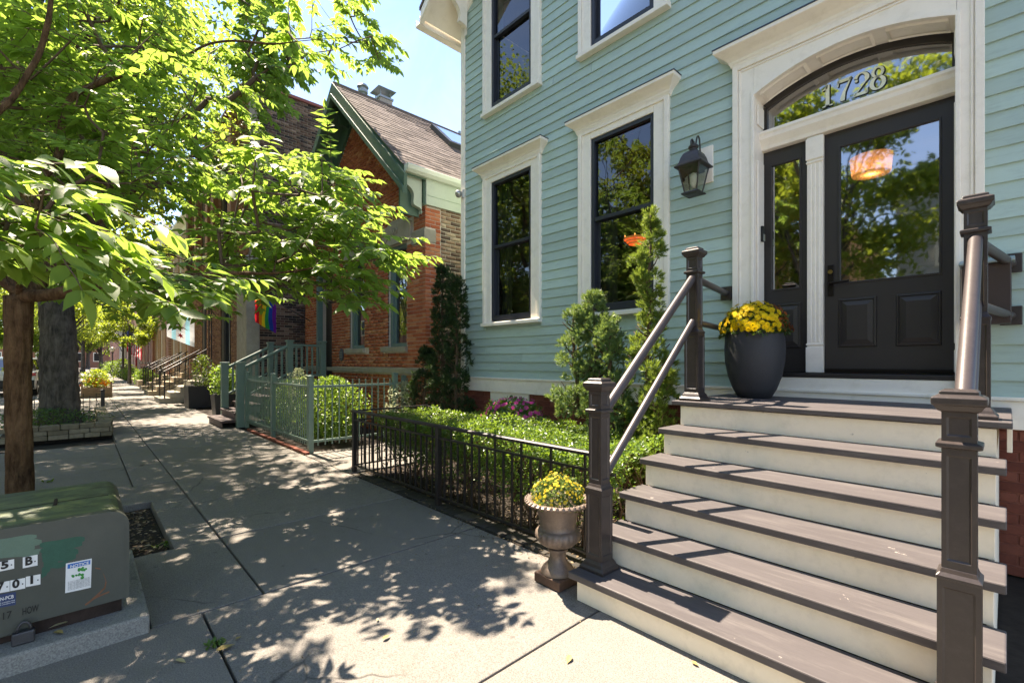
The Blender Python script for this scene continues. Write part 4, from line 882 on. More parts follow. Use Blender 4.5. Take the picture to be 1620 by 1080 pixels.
RUST = stops_mat('rusty_steel', [(0, (.045, .03, .024)), (1, (.07, .04, .028))], .8, .7, 40, .6, 10)
BX0, BX1, BY0, BY1, BZ0, BZ1 = -3.93, -3.10, -.92, .175, .165, .615
box('base_skirt', RUST, trf, BX0 + .03, BX1 - .035, BY0 + .03, BY1 - .02, .0925, BZ0 + .02)
pr = [(BY0, BZ0), (BY1, BZ0)]; rad = .075
pr += [(BY1 - rad + rad * math.cos(a), BZ1 - rad + rad * math.sin(a)) for a in [i * math.pi / 16 for i in range(9)]] + [(BY0 + rad + rad * math.cos(a), BZ1 - rad + rad * math.sin(a)) for a in [math.pi/2 + i * math.pi / 16 for i in range(9)]]
cab = MB().prism(pr, 'x', BX0, BX1).obj('cabinet', BOXM, trf, smooth=30)
tp = []; P_ = [(BY1 - rad + (rad + .003) * math.cos(a), BZ1 - rad + (rad + .003) * math.sin(a)) for a in [.9 + i * (math.pi/2 - .9) / 6 for i in range(7)]] + [(BY0 + rad + (rad + .003) * math.cos(a), BZ1 - rad + (rad + .003) * math.sin(a)) for a in [math.pi/2 + i * .7 / 6 for i in range(7)]]
lid = MB().prism(P_ + [(p[0], p[1] - .002) for p in P_[::-1]], 'x', BX0 - .004, BX1 - .02).obj('lid', BOXT, trf, smooth=30)
sm = MB(); sp = [(BY1 - rad + (rad + .008) * math.cos(a), BZ1 - rad + (rad + .008) * math.sin(a)) for a in [i * math.pi / 16 for i in range(9)]]; sp = [(BY1 + .008, BZ0)] + sp + [(BY0, BZ1 + .008)]
sm.strip([(BX1 - .045, y, z) for y, z in sp], [(BX1 + .004, y, z) for y, z in sp]).strip([(BX1 + .004, y, z) for y, z in sp], [(BX1 + .004, y - .016 if i < 10 else y, z - (.016 if i > 4 else 0)) for i, (y, z) in enumerate(sp)]); sm.obj('front_flange', BOXM, trf, smooth=30)
fxp = BX1 + .0015
box('lid_seam', RUST, trf, -3.52, -3.512, BY0 + .08, BY1 - .06, BZ1 - .002, BZ1 + .0045); box('lid_seam', RUST, trf, BX1 - .052, BX1 - .046, BY0 + .08, BY1 - .05, BZ1 - .002, BZ1 + .0045)
for q in (-.55, -.10): MB().tube([(-3.57, q, BZ1 + .006), (-3.45, q, BZ1 + .006)], .008, 8).obj('hinge', RUST, trf)
def bp(px, py, d=0): v = onX(px, py, BX1); return Vector((BX1 + d, v.y, v.z))
WHT = paint('sticker_white', (.72, .72, .70), .45, .05, 20, 0); BLUE = paint('sticker_blue', lin('2166b0'), .45, .05, 20, 0); INK = paint('sticker_ink', (.012, .012, .012), .5, 0, bump=0); GRN = paint('sticker_green', lin('2f8a3a'), .5, .1, bump=0); NAVY = paint('sticker_navy', lin('2c3d63'), .5, .1, bump=0)
def quadp(name, mat, pts, d, parent=trf): return MB().poly([bp(x, y, d) for x, y in pts]).obj(name, mat, parent, fix=False)
nt_ = quadp('notice_sticker', WHT, [(103, 937.5), (143.8, 928.6), (145.2, 882.6), (104.3, 890.6)], .0015)
quadp('sticker_band', BLUE, [(106.6, 899.2), (142.7, 891.6), (143.1, 884.8), (107.1, 891.9)], .0025, nt_)
e1 = Vector((0, 1, 0)); UP = Vector((0, 0, 1))
def ltext(s, px, py, size, mat, par_, xs=1, bold=0, px2=None): return text(s, size, 'lettering', mat, par_, bp(px, py, .003), e1, UP, bold, xs, fit=(bp(px2, py) - bp(px, py)).length if px2 else None)
ltext('NOTICE', 111, 897.6, .0195, WHT, nt_, 1.02, .0004, px2=139)
for k in range(7): ltext('for your own safety keep this area clear', 107.6, 920.4 + k * 2.1, .0062, INK, nt_, .93, px2=140.5)
def blob(cx, cy, r, n, seed):
    rg = random.Random(seed); m = MB()
    for _ in range(n):
        a, b = cx + rg.uniform(-1, 1) * r, cy + rg.uniform(-.45, .45) * r * .8; q = rg.uniform(1.6, 2.6); m.poly([bp(a + q * math.cos(t_), b + q * math.sin(t_) * .9, .0026 + rg.random() * .0004) for t_ in [-i * .785 for i in range(8)]])
    return m
blob(130, 899.5, 7, 9, 1).obj('bush_print', GRN, nt_, fix=False); blob(121.5, 910.5, 10, 11, 2).obj('bush_print', GRN, nt_, fix=False)
def tile(s, x0, y0, x1, y1, dy):
    t_ = quadp('number_tile', WHT, [(x0, y1), (x1, y1 - dy), (x1, y0 - dy), (x0, y0)], .0015); a = bp(x0, y1); b = bp(x1, y0 - dy); hh = bp(x0, y0).z - a.z
    wd_ = bp(x1, y1).y - a.y; text(s, hh * 1.06, 'lettering', INK, t_, Vector((BX1 + .003, a.y + wd_ * .14, a.z + hh * .15 + .004)), (0, 1, .0), UP, .0021, fit=wd_ * .50 if s != '1' else None); MB().box(BX1 + .0028, BX1 + .0032, a.y + wd_ * .78, a.y + wd_ * .87, a.z + hh * .12 + .012, a.z + hh * .24 + .012).obj('full_stop', INK, t_)
tile('5', -2.0, 888.5, 22.5, 903.6, 5.0); tile('B', 36.0, 881.0, 59.5, 898.2, 4.6); tile('7', -8, 922.0, 15.4, 938.8, 4.2); tile('0', 16.2, 917.5, 40.0, 934.2, 4.4); tile('1', 40.8, 911.6, 64.0, 927.8, 4.2)
nv = quadp('blue_sticker', NAVY, [(-30, 966), (24.8, 955.8), (25.4, 935.4), (-30, 944.5)], .0015); ltext('NON-PCB', -12.0, 952.5, .022, WHT, nv, 1.0, .0004, px2=19.5)
for k in range(2): ltext('insulating fluid contains less', -22, 959.5 + k * 3.0, .0088, WHT, nv, 1, px2=21)
ltext('17', 1.5, 980.0, .046, INK, trf, 1.25, .0002, px2=14.5); ltext('HOW', 35, 972, .046, INK, trf, 1, .0002, px2=59)
PGR = paint('overpaint_green', (.018, .085, .055), .5, .2, 30, .1); PGR2 = paint('overpaint_sage', (.10, .165, .12), .5, .15, 20, .1)
def smear(mat, strokes, name, d):
    m = MB()
    for n_, (xa, ya, xb, yb_, wd) in enumerate(strokes):
        A = []; B = []
        for i in range(11):
            t_ = i / 10; x = xa + (xb - xa) * t_; y = ya + (yb_ - ya) * t_ + 1.2 * math.sin(t_ * 5 + n_); q = wd / 2 * (1 - .5 * (abs(t_ - .5) * 2) ** 6)
            A.append(bp(x, y - q, d + n_ * .00006)); B.append(bp(x, y + q, d + n_ * .00006))
        m.strip(A, B)
    m.obj(name, mat, trf, fix=False)
smear(PGR, [(63, 862, 134, 853, 11), (64, 870, 130, 859.5, 11), (66, 877, 124, 871, 12), (67, 885, 120, 878, 12), (69, 893, 92, 890, 12), (84, 896, 108, 888, 9), (66, 902, 80, 898, 12), (65, 909, 74, 907, 8)], 'paint_patch', .0008)
smear(PGR2, [(-20, 858, 58, 849, 9), (-20, 866, 66, 857, 12), (-20, 874, 55, 864, 12), (-20, 881, 62, 872, 10), (-20, 884, 66, 868, 6)], 'paint_patch', .0006)
SCR = paint('rust_scratch', (.19, .085, .045), .8, .3, 30, .3)
sc = MB(); pts = [(150, 897), (158, 898), (163, 906), (167, 918), (165, 928), (155, 938), (140, 951), (134, 955)]; sc.strip([bp(x, y, .0008) for x, y in pts], [bp(x + 1.6, y + 2.2, .0008) for x, y in pts]); sc.strip([bp(x, y, .0009) for x, y in [(142, 949), (156, 941), (173, 934)]], [bp(x, y + 2.6, .0009) for x, y in [(142, 949), (156, 941), (173, 934)]]); sc.obj('scratch', SCR, trf, fix=False)
MB().box(BX1 - .034, BX1 - .006, -.62, -.175, .13, BZ0 + .03).obj('hasp_housing', BOXM, trf, bev=.006)
lk = thing('padlock', 'weathered steel padlock hanging at the foot of the utility box', 'padlock', (-3.08, -.19, .1)); lb = onX(38, 1017, -3.06); STEEL = paint('weathered_steel', (.07, .07, .075), .5, .3, 20, .3, metal=.6)
MB().box(-3.085, -3.055, lb.y - .04, lb.y + .035, .0935, .150).obj('body', STEEL, lk, bev=.006)
MB().tube([(-3.07, lb.y - .022 + .022 * (1 - math.cos(a)), .15 + .04 * math.sin(a)) for a in [i * math.pi / 8 for i in range(9)]], .006, 8).obj('shackle', STEEL, lk, smooth=True)
# --- a few fallen leaves
FL = stops_mat('fallen_leaf', [(0, (.30, .22, .08)), (.5, (.42, .33, .12)), (1, (.50, .42, .22))], .7, .1); fl = mesh_of(LEAF, 'fallen_leaf', FL)
for (px, py, zz_, lab, s_) in ((341, 1032, .004, 'curled yellow leaf lying beside a pavement joint', .085), (278, 1044, .004, 'flat tan leaf lying on the pale pavement slab', .06), (372, 1012, .004, 'small pale triangular leaf scrap on the pavement', .035), (605, 1012, .004, 'yellow leaf lying in a sunny patch of pavement', .05), (597, 982, .004, 'tiny yellow leaf beside the sunny patch of pavement', .03), (903, 1037, .004, 'brown leaf lying on the pavement below the lowest riser', .06), (1094, 1046, .004, 'brown leaf scrap lying against the lowest riser', .04), (86, 1000, .095, 'dry curled leaf on the concrete pad of the utility box', .06), (108, 985, .105, 'torn pale leaf resting against the rusty box skirt', .07)):
    p = onZ(px, py, zz_); o = bpy.data.objects.new('fallen_leaf', fl); COL.objects.link(o); o.location = p + Vector((0, 0, s_ * .11)); o.rotation_euler = (random.uniform(-.2, .2), random.uniform(-.1, .1), random.uniform(0, 6.28)); o.scale = (s_,) * 3; tag(o, lab, 'leaf')
WEED = leafmat('weed_leaf', [(0, (.04, .10, .02)), (1, (.09, .18, .04))], .3, .5)
def weed(px, py, z, lab, n=16, s=.05, spread_=.04):
    c = np.array(onZ(px, py, z)); D = rdir(n) * [1, 1, .5] + [0, 0, .5]; P = c + rdir(n) * [spread_, spread_, .003] + [0, 0, .004]
    t = scatter('weed', *LEAF4, P, frames(D, np.array([[0, 0, 1.]]) + rdir(n) * .3), RNG.uniform(s * .6, s, n), WEED); tag(t, lab, 'weed')
weed(343, 1020, 0, 'small green weed sprouting from the pavement joint'); weed(262, 862, -.06, 'low green weeds in the corner of the tree pit', 30, .05, .07); weed(74, 763, 0, 'small weed on the pavement behind the utility box', 14, .06, .05)
# ================================================================== the red brick neighbour
LIME = stops_mat('limestone', [(0, (.34, .31, .25)), (1, (.42, .38, .31))], .9, .5, 40, .35, 6)
RBR = stops_mat('red_face_brick', [(0, (.30, .075, .036)), (.4, (.43, .12, .054)), (.75, (.48, .16, .075)), (1, (.52, .22, .11))], .85, .6, 80, .3, 40)
RMO = paint('pale_mortar', (.52, .44, .37), .95, .15, 30, .4, 120)
CBR = stops_mat('common_brick', [(0, (.10, .075, .06)), (.3, (.24, .14, .095)), (.6, (.36, .23, .15)), (.85, (.44, .31, .21)), (1, (.5, .38, .27))], .9, .8, 70, .4, 30)
CMO = paint('common_mortar', (.55, .48, .38), .95, .2, 20, .6, 90)
GRT = paint('dark_green_trim', lin('46604f'), .5, .15, 8, .2, 60); GRP = paint('pale_green_panel', lin('aeb6a5'), .6, .08, 5, .2, 60)
SASHG = paint('sage_sash', lin('5d7471'), .5, .1, 9, .1, 60); DGL = glassmat('neighbour_glass', .16, (.25, .27, .27))
RX0, RX1, RYF, RRX, RRZ, RSL = -12.55, -6.774, 4.30, -9.55, 7.17, .905
red = thing('red_brick_house', 'red brick gabled cottage with dark green bargeboards and limestone trim', 'house', (RRX, RYF, 0))
def gz(x): return 6.58 - RSL * abs(x - RRX)
cw = [(-8.10, -7.40, 1.66, 3.56), (-9.82, -9.08, 1.66, 3.56)]; dr = (-11.80, -10.79, 1.02, 3.75)
core = MB()
def wall_cells(mb, x0, x1, z0, z1, y0, y1, rects):
    xs_ = sorted({x0, x1, *[r[0] for r in rects], *[r[1] for r in rects]}); zs_ = sorted({z0, z1, *[r[2] for r in rects], *[r[3] for r in rects]})
    for a, b in zip(zs_[:-1], zs_[1:]):
        if a < z0 or b > z1 + 1e-6: continue
        run = None
        for p, q in zip(xs_[:-1], xs_[1:]):
            if p < x0 - 1e-6 or q > x1 + 1e-6: continue
            hole = any(r[0] <= (p+q)/2 <= r[1] and r[2] <= (a+b)/2 <= r[3] for r in rects)
            if hole:
                if run: mb.box(run, p, y0, y1, a, b); run = None
            elif run is None: run = p
        if run is not None: mb.box(run, x1, y0, y1, a, b)
wall_cells(core, RX0, RX1 - .006, 0, gz(RX1), RYF + .006, RYF + .3, cw + [dr])
core.prism([(RX0, gz(RX0)), (RX1 - .006, gz(RX1)), (RX1 - .006, gz(RX1) + .3), (RRX, 6.9), (RX0, gz(RX0) + .3)], 'y', RYF + .006, RYF + .3)
core.box(RX1 - .3, RX1 - .006, RYF + .3, 14, 0, 4.5).box(RX0 + .006, RX0 + .3, RYF + .3, 14, 0, 4.5)
rwall = core.obj('wall', RMO, red)
hood = [(-8.36, -7.15, 3.52, 3.9), (-7.2, -6.7, 3.43, 3.66), (-10.08, -8.85, 3.52, 3.9), (RX0, RX1, 1.16, 1.262), (-8.29, -7.35, 1.56, 1.66), (-10.02, -8.88, 1.56, 1.66)]
f_ = openings(cw + [dr] + hood, lambda z: (RRX - (6.58 - z) / RSL, RRX + (6.58 - z) / RSL) if z > 3.6 else (-99, 99))
items = brick_items((0, RYF, 0), (1, 0, 0), (0, -1, 0), RX0, RX1, .0, 6.6, f_)
items += brick_items((RX1, 0, 0), (0, 1, 0), (1, 0, 0), RYF + .002, RYF + .308, .0, 4.0, openings([(RYF, RYF + .21, 3.43, 3.66)]), jit=.002)
lay(rwall, 'brick', RBR, items, 285)
it2 = brick_items((RX1, 0, 0), (0, 1, 0), (1, 0, 0), RYF + .32, 8.0, .0, 4.2, openings([]), bl=.21, bh=.068, j=.014, jit=.006)
lay(rwall, 'common_brick', CBR, it2, 0)
box('common_mortar', CMO, rwall, RX1 - .02, RX1 - .004, RYF + .312, 8.0, 0, 4.2)
# limestone
def ppoly(name, pts, y0, y1, mat, parent, bev=.006): return MB().prism(pts, 'y', y0, y1).obj(name, mat, parent, bev=bev)
for dx in (0, -1.70):
    ppoly('window_hood', [(-8.36 + dx, 3.46), (-8.36 + dx, 3.60), (-8.12 + dx, 3.90), (-7.92 + dx, 4.0), (-7.52 + dx, 4.0), (-7.20 + dx, 3.88), (-7.20 + dx, 3.56), (-7.42 + dx, 3.56), (-8.08 + dx, 3.56), (-8.08 + dx, 3.46)], RYF - .05, RYF + .005, LIME, rwall)
    for a in range(3): MB().tube([(-7.76 + dx + .10 * a - .1, RYF - .052, 3.74), (-7.72 + dx + .10 * a - .1, RYF - .06, 3.80), (-7.76 + dx + .10 * a - .1, RYF - .052, 3.85)], .016, 8).obj('carved_leaf', LIME, rwall, smooth=True)
    box('window_sill', LIME, rwall, -8.29 + dx, -7.35 + dx, RYF - .06, RYF + .1, 1.565, 1.658, bev=.006)
box('lintel_band', LIME, rwall, -7.195, RX1 + .012, RYF - .03, RYF + .21, 3.435, 3.655, bev=.006)
box('water_table', LIME, rwall, RX0, RX1 + .02, RYF - .06, RYF + .02, 1.165, 1.26, bev=.01)
for (x0, x1, z0, z1) in cw:
    wn = MB().box(x0, x0 + .085, RYF + .06, RYF + .16, z0, z1).box(x1 - .06, x1, RYF + .06, RYF + .16, z0, z1).box(x0 + .085, x1 - .06, RYF + .06, RYF + .16, z1 - .07, z1).box(x0 + .085, x1 - .06, RYF + .06, RYF + .16, z0, z0 + .07).obj('window', SASHG, red, bev=.004)
    box('meeting_rail', SASHG, wn, x0 + .086, x1 - .061, RYF + .08, RYF + .15, 2.66, 2.72, bev=.003); box('sash_stile', SASHG, wn, x0 + .086, x0 + .13, RYF + .10, RYF + .15, z0 + .071, 2.659, bev=.003)
    MB().poly([(x0 + .085, RYF + .13, z0 + .07), (x1 - .06, RYF + .13, z0 + .07), (x1 - .06, RYF + .13, z1 - .07), (x0 + .085, RYF + .13, z1 - .07)]).obj('pane', DGL, wn)
    box('blind', paint('blind_grey', (.10, .10, .105), .9, .1), wn, x0 + .05, x1 - .03, RYF + .29, RYF + .295, z0, z1)
x0, x1, z0, z1 = dr
box('door_frame', SASHG, red, x0 + .001, x0 + .09, RYF + .01, RYF + .14, z0, z1, bev=.004); box('door_frame', SASHG, red, x0 + .09, x1 - .002, RYF + .01, RYF + .14, 3.45, z1, bev=.004)
rd = box('door', paint('dark_wood_door', (.022, .014, .011), .4, .2, 9, .2, 40), red, x0 + .09, x1 - .002, RYF + .22, RYF + .28, z0, 3.449)
for zz_ in ((1.2, 1.9), (2.05, 3.3)): box('door_panel', MATS['dark_wood_door'], rd, x0 + .22, x1 - .14, RYF + .20, RYF + .225, *zz_, bev=.01)
# roof with separate shingles, bargeboards, eave box, gutter
SHR = stops_mat('roof_shingle', [(0, (.10, .078, .070)), (.5, (.165, .130, .115)), (1, (.23, .185, .165))], .95, .7, 130, .3, 60)
def rz(x): return RRZ - RSL * abs(x - RRX)
EX = -6.72; rb = MB()
rb.prism([(EX, rz(EX) - .02), (RRX, RRZ - .02), (RRX, RRZ - .10), (EX, rz(EX) - .10)], 'y', 3.86, 14); xe2 = 2 * RRX - EX
rb.prism([(xe2, rz(xe2) - .02), (RRX, RRZ - .02), (RRX, RRZ - .10), (xe2, rz(xe2) - .10)], 'y', 3.86, 14)
roofR = rb.obj('roof', GRT, red)
sv = np.array((-1, 0, RSL)) / math.hypot(1, RSL); nv_ = np.array((RSL, 0, 1)) / math.hypot(1, RSL); its = []; slope_len = (RRX - EX) * -1 * math.hypot(1, RSL); s_ = .0; kx = 0
while s_ < slope_len - .05:
    y = 3.82 - (.15 if kx % 2 else 0) - (kx * .037 % .08)
    while y < 10.5:
        a, b = max(y + .003, 3.83), y + .297
        if b - a > .05:
            tilt = sv * 1 + nv_ * -.0; n2_ = nv_ + sv * -.055; c = np.array((EX, 0, rz(EX))) + sv * (s_ + .085) + nv_ * (.004 + random.uniform(-.0015, .0025)) + np.array((0, (a + b) / 2, 0))
            its.append((c, np.array((0, 1., 0)), (sv + nv_ * -.05), nv_, b - a, .17, .010))
        y += .30
    s_ += .140; kx += 1
lay(roofR, 'shingle', SHR, its, 280)
MB().tube([(RRX, 3.83, RRZ + .0), (RRX, 13.9, RRZ + .0)], .035, 6).obj('ridge_cap', SHR, roofR)
for sgn in (1, -1):
    e = EX if sgn > 0 else xe2
    MB().prism([(e + sgn * .10, rz(e) - .10 - .09), (RRX, RRZ - .005), (RRX, RRZ - .34), (e + sgn * .10, rz(e) - .52)] if sgn > 0 else [(e - .1, rz(e) - .19), (RRX, RRZ - .005), (RRX, RRZ - .34), (e - .1, rz(e) - .52)], 'y', 3.80, 3.86).obj('bargeboard', GRT, roofR, bev=.004)
    MB().prism([(e + sgn * .10, rz(e) - .40), (RRX, RRZ - .24), (RRX, RRZ - .34), (e + sgn * .10, rz(e) - .52)], 'y', 3.775, 3.80).obj('barge_moulding', GRT, roofR, bev=.006)
    MB().prism([(RX1 + .02 if sgn > 0 else RX0 - .02, gz(RX1) - .02), (RRX, 6.56), (RRX, 6.95), (RX1 + .02 if sgn > 0 else RX0 - .02, gz(RX1) + .38)], 'y', RYF - .05, RYF + .003).obj('frieze_board', GRT, roofR, bev=.004)
    MB().prism([(e, rz(e) - .12), (RRX, RRZ - .12), (RRX, RRZ - .16), (e, rz(e) - .16)], 'y', 3.861, RYF + .1).obj('soffit', GRT, roofR)
    for q in range(4):                                          # scrolled brackets up the verge
        xb = RRX + sgn * (.25 + q * .78); zt_ = rz(xb) - .17; pr = [(RYF - .05, zt_)]
        for i in range(15): tt = i / 14; pr.append((RYF - .055 - .34 * tt + .03 * math.sin(tt * 11), zt_ - .42 + .36 * tt + .035 * math.sin(tt * 10)))
        pr.append((RYF - .40, zt_)); MB().prism(pr, 'x', xb - .04, xb + .04).obj('bracket', GRT, roofR)
zc_ = rz(EX)
box('eave_box', GRP, roofR, RX1 - .25, RX1 + .06, RYF - .02, 14, gz(RX1) - .02, zc_ - .12, bev=.004)
box('eave_joint', paint('panel_joint', lin('8f9d8a'), .7, .1), roofR, RX1 + .0595, RX1 + .064, RYF, 14, 4.20, 4.21)
MB().prism([(EX - .02, zc_ - .13), (EX - .02, zc_ - .005), (EX + .12, zc_ - .01), (EX + .14, zc_ - .03), (EX + .12, zc_ - .09), (EX + .07, zc_ - .13)], 'y', 3.86, 14).obj('gutter', paint('gutter_cream', lin('cfd3c3'), .5, .08), roofR, bev=.004)
pr = [(EX - .42, zc_ - .25)]
box('eave_return', GRT, roofR, RX1 - .16, RX1 - .115, RYF - .42, RYF - .055, 3.86, 4.52, bev=.004)
pr = [(RYF - .056, 4.52)] + [(RYF - .06 - .30 * (i / 15) + .035 * math.sin(i / 15 * 12), 3.90 + .52 * (i / 15) ** 1.3 + .03 * math.sin(i / 15 * 11)) for i in range(16)] + [(RYF - .40, 4.52)]
MB().prism(pr, 'x', RX1 - .11, RX1 - .02).obj('scroll_bracket', GRP, roofR, bev=.008)
# skylight and flues
def roofpt(px, py):
    d = ray(px, py); t = (RRZ - RSL * RRX * -1 * -1 - CAMH) if False else None
    # plane z = RRZ - RSL*(x-RRX)
    k_ = (RRZ + RSL * RRX - CAMH) / (d[2] + RSL * d[0]); return Vector((d[0] * k_, d[1] * k_, CAMH + d[2] * k_))
s1, s2 = roofpt(680, 203), roofpt(727, 236); ya, yb2 = sorted((s1.y, s2.y)); xa, xb = s1.x, min(s2.x, s1.x + .62)
def rp(x, y, up): return Vector((x, y, rz(x))) + Vector(nv_) * up
sky_ = MB(); cs = [rp(xa, ya, .0), rp(xb + .1, ya, .0), rp(xb + .1, ya + 1.15, .0), rp(xa, ya + 1.15, .0)]; ct = [c + Vector(nv_) * .11 for c in cs]; sky_.v = [tuple(c) for c in cs + ct]; sky_.f = [(0, 1, 5, 4), (1, 2, 6, 5), (2, 3, 7, 6), (3, 0, 4, 7), (4, 5, 6, 7)]
sk_ = sky_.obj('skylight', paint('skylight_frame', (.05, .055, .06), .4, .1), roofR); ce = sum(ct, Vector()) / 4
MB().poly([ce + (c - ce) * .84 + Vector(nv_) * .006 for c in ct]).obj('pane', glassmat('skylight_glass', .62, (.3, .35, .4)), sk_)
GALV = paint('galvanised', (.32, .34, .36), .4, .15, 9, .1, metal=.5); STUC = paint('chimney_render', (.36, .31, .28), .9, .1, 9, .4, 60)
chx = -10.25; chp = onX(606, 160, chx); cy_ = chp.y
chm = MB().box(chx - .17, chx + .17, cy_ - .16, cy_ + .16, 6.2, chp.z - .02).obj('chimney', STUC, roofR, bev=.006)
box('chimney_collar', GALV, chm, chx - .19, chx + .19, cy_ - .18, cy_ + .18, chp.z - .019, chp.z + .03, bev=.003)
for a, b in ((-1, -1), (1, -1), (1, 1), (-1, 1)): MB().tube([(chx + a * .13, cy_ + b * .13, chp.z + .03), (chx + a * .13, cy_ + b * .13, chp.z + .19)], .012, 6).obj('cap_leg', GALV, chm)
MB().sqstack((chx, cy_), [(.23, chp.z + .19), (.23, chp.z + .20), (.10, chp.z + .26), (.0, chp.z + .28)]).obj('cap_roof', GALV, chm)
vp_ = onX(574, 140, -10.1)
MB().lathe([(.06, -1.0), (.06, -.12), (.11, -.11), (.11, -.04), (.075, -.035), (.075, .0), (.13, .02), (.10, .07), (0, .10)], tuple(vp_), 16).obj('flue', GALV, roofR, smooth=40)
vq = onY(727, 215, 9.5); MB().tube([(vq.x, 9.5, vq.z - 2.2), (vq.x, 9.5, vq.z + .15)], .05, 10).obj('vent_pipe', GALV, roofR)
pl = thing('wall_plaque', 'small dark oval plaque on the red brick beside the porch', 'plaque', (-10.25, RYF, 1.55)); pp = onY(540, 561, RYF - .02)
MB().prism([(pp.x + .10 * math.cos(a), pp.z + .145 * math.sin(a)) for a in [i * .3927 for i in range(16)]], 'y', RYF - .03, RYF - .005).obj('plate', paint('plaque_blue', (.055, .065, .085), .4, .1), pl, bev=.004)
for dz in (.05, 0, -.05): MB().box(pp.x - .05, pp.x + .05, RYF - .034, RYF - .0305, pp.z + dz - .008, pp.z + dz + .008).obj('raised_line', paint('plaque_grey', (.25, .26, .27), .4, .1), pl)
ln2 = thing('wall_lantern', 'black wall lantern beside the dark door of the red brick house', 'lantern', (-10.75, RYF, 2.8)); lq = onY(523, 478, 4.12); carriage(ln2, lq.x, 4.12, lq.z, .75, RYF - .005)

# porch with sage railing and brown steps
SAGE = paint('sage_paint', lin('667c72'), .55, .08, 7, .15, 60); BRN = paint('brown_step', lin('4a3a38'), .6, .15, 6, .3, 50)
por = thing('porch', 'sage green timber railing and brown steps up to the red brick house door', 'porch', (-11.8, 3.3, 0))
LX0, LX1, LY, LZ = -12.45, -11.0, 3.43, .93
box('landing', BRN, por, LX0, LX1, LY - .08, RYF - .062, LZ - .05, LZ, bev=.006); box('landing_skirt', SAGE, por, LX0 + .05, LX1 - .05, LY, RYF - .065, .0, LZ - .051)
nst = 5
for i in range(nst):
    zt_ = LZ - (i + 1) * LZ / (nst + 1); y0_ = LY - .08 - (i + 1) * .25
    box('step', BRN, por, LX0 + .05, LX1 - .06, y0_, y0_ + .29, zt_ - .05, zt_, bev=.006); box('step_riser', BRN, por, LX0 + .07, LX1 - .08, y0_ + .03, y0_ + .05, zt_ - LZ / (nst + 1), zt_ - .051)
def ppost(x, y, zb, zt_, w_=.055):
    MB().box(x - w_, x + w_, y - w_, y + w_, zb, zt_).obj('post', SAGE, por, bev=.004); MB().sqstack((x, y), [(w_ + .018, zt_), (w_ + .018, zt_ + .022), (w_ + .006, zt_ + .034), (0, zt_ + .036)]).obj('post_cap', SAGE, por)
for x, y, zb, zt_ in ((LX1, LY, 0, 1.83), (LX1, RYF - .14, 0, 1.83), (LX0, LY, 0, 1.83), (LX1 - .02, 2.45, 0, 1.34), (LX0, 2.45, 0, 1.34)): ppost(x, y, zb, zt_, .07 if y < 3 else .06)
MB().box(LX1 - .035, LX1 + .035, LY + .06, RYF - .2, 1.73, 1.78).obj('rail', SAGE, por, bev=.004); MB().box(LX1 - .02, LX1 + .02, LY + .06, RYF - .2, 1.05, 1.09).obj('rail', SAGE, por, bev=.004)
MB().box(LX0 - .035, LX0 + .035, LY + .06, RYF - .1, 1.73, 1.78).obj('rail', SAGE, por, bev=.004)
for q in range(5): box('baluster', SAGE, por, LX1 - .018, LX1 + .018, LY + .13 + q * .115, LY + .165 + q * .115, 1.09, 1.73); box('baluster', SAGE, por, LX0 - .018, LX0 + .018, LY + .13 + q * .115, LY + .165 + q * .115, .94, 1.73)
for x in (LX1 - .01, LX0):
    for dz, rr in ((0, .036), (-.62, .024)): MB().tube([(x, 2.50, 1.24 + dz), (x, LY - .05, 1.72 + dz)], rr, 10).obj('rail', SAGE, por, smooth=40)
    for q in range(6): yy_ = 2.62 + q * .13; zz_ = 1.24 + (yy_ - 2.5) / .88 * .48; box('baluster', SAGE, por, x - .018, x + .018, yy_ - .018, yy_ + .018, zz_ - .60, zz_ - .02)
# sage metal picket fence
gf = thing('picket_fence', 'sage green metal picket fence round the red brick house garden', 'fence', (-9.2, 2.55, 0)); GY = 2.54; GX1 = -7.19; GX0 = -10.85
FSG = paint('sage_metal', lin('6c8277'), .45, .1, 8, .15, 60)
for x, y, zt_, w_ in ((GX1, GY, 1.15, .036), (-9.05, GY, 1.15, .034), (GX0, GY, 1.15, .034), (GX1, 3.95, 1.17, .04), (GX1, 4.12, 1.12, .034)):
    MB().box(x - w_, x + w_, y - w_, y + w_, .0, zt_).obj('post', FSG, gf, bev=.003); MB().sqstack((x, y), [(w_ + .006, zt_), (w_ + .006, zt_ + .015), (0, zt_ + .03)]).obj('post_cap', FSG, gf)
for zz_ in (.17, 1.0): box('rail', FSG, gf, GX0, GX1, GY - .016, GY + .016, zz_ - .018, zz_ + .018, bev=.002); box('rail', FSG, gf, GX1 - .016, GX1 + .016, GY + .037, 5.2, zz_ - .018, zz_ + .018, bev=.002)
pk = MB().box(-.008, .008, -.008, .008, .10, 1.10).mesh('picket'); pk.materials.append(FSG); xx = GX0 + .08
while xx < GX1 - .06: put('picket', pk, gf, (xx, GY, 0)); xx += .098
yy_ = GY + .11
while yy_ < 5.1: put('picket', pk, gf, (GX1, yy_, 0)); yy_ += .11
edg = thing('brick_edging', 'row of red bricks set along the pavement below the sage fence', 'edging', (-8.6, 2.45, 0)); xx = -10.4
while xx < -7.2: l_ = random.uniform(.19, .22); box('brick', FRED, edg, xx, xx + l_ - .01, 2.435, 2.50, -.01, random.uniform(.028, .04), bev=.006); xx += l_
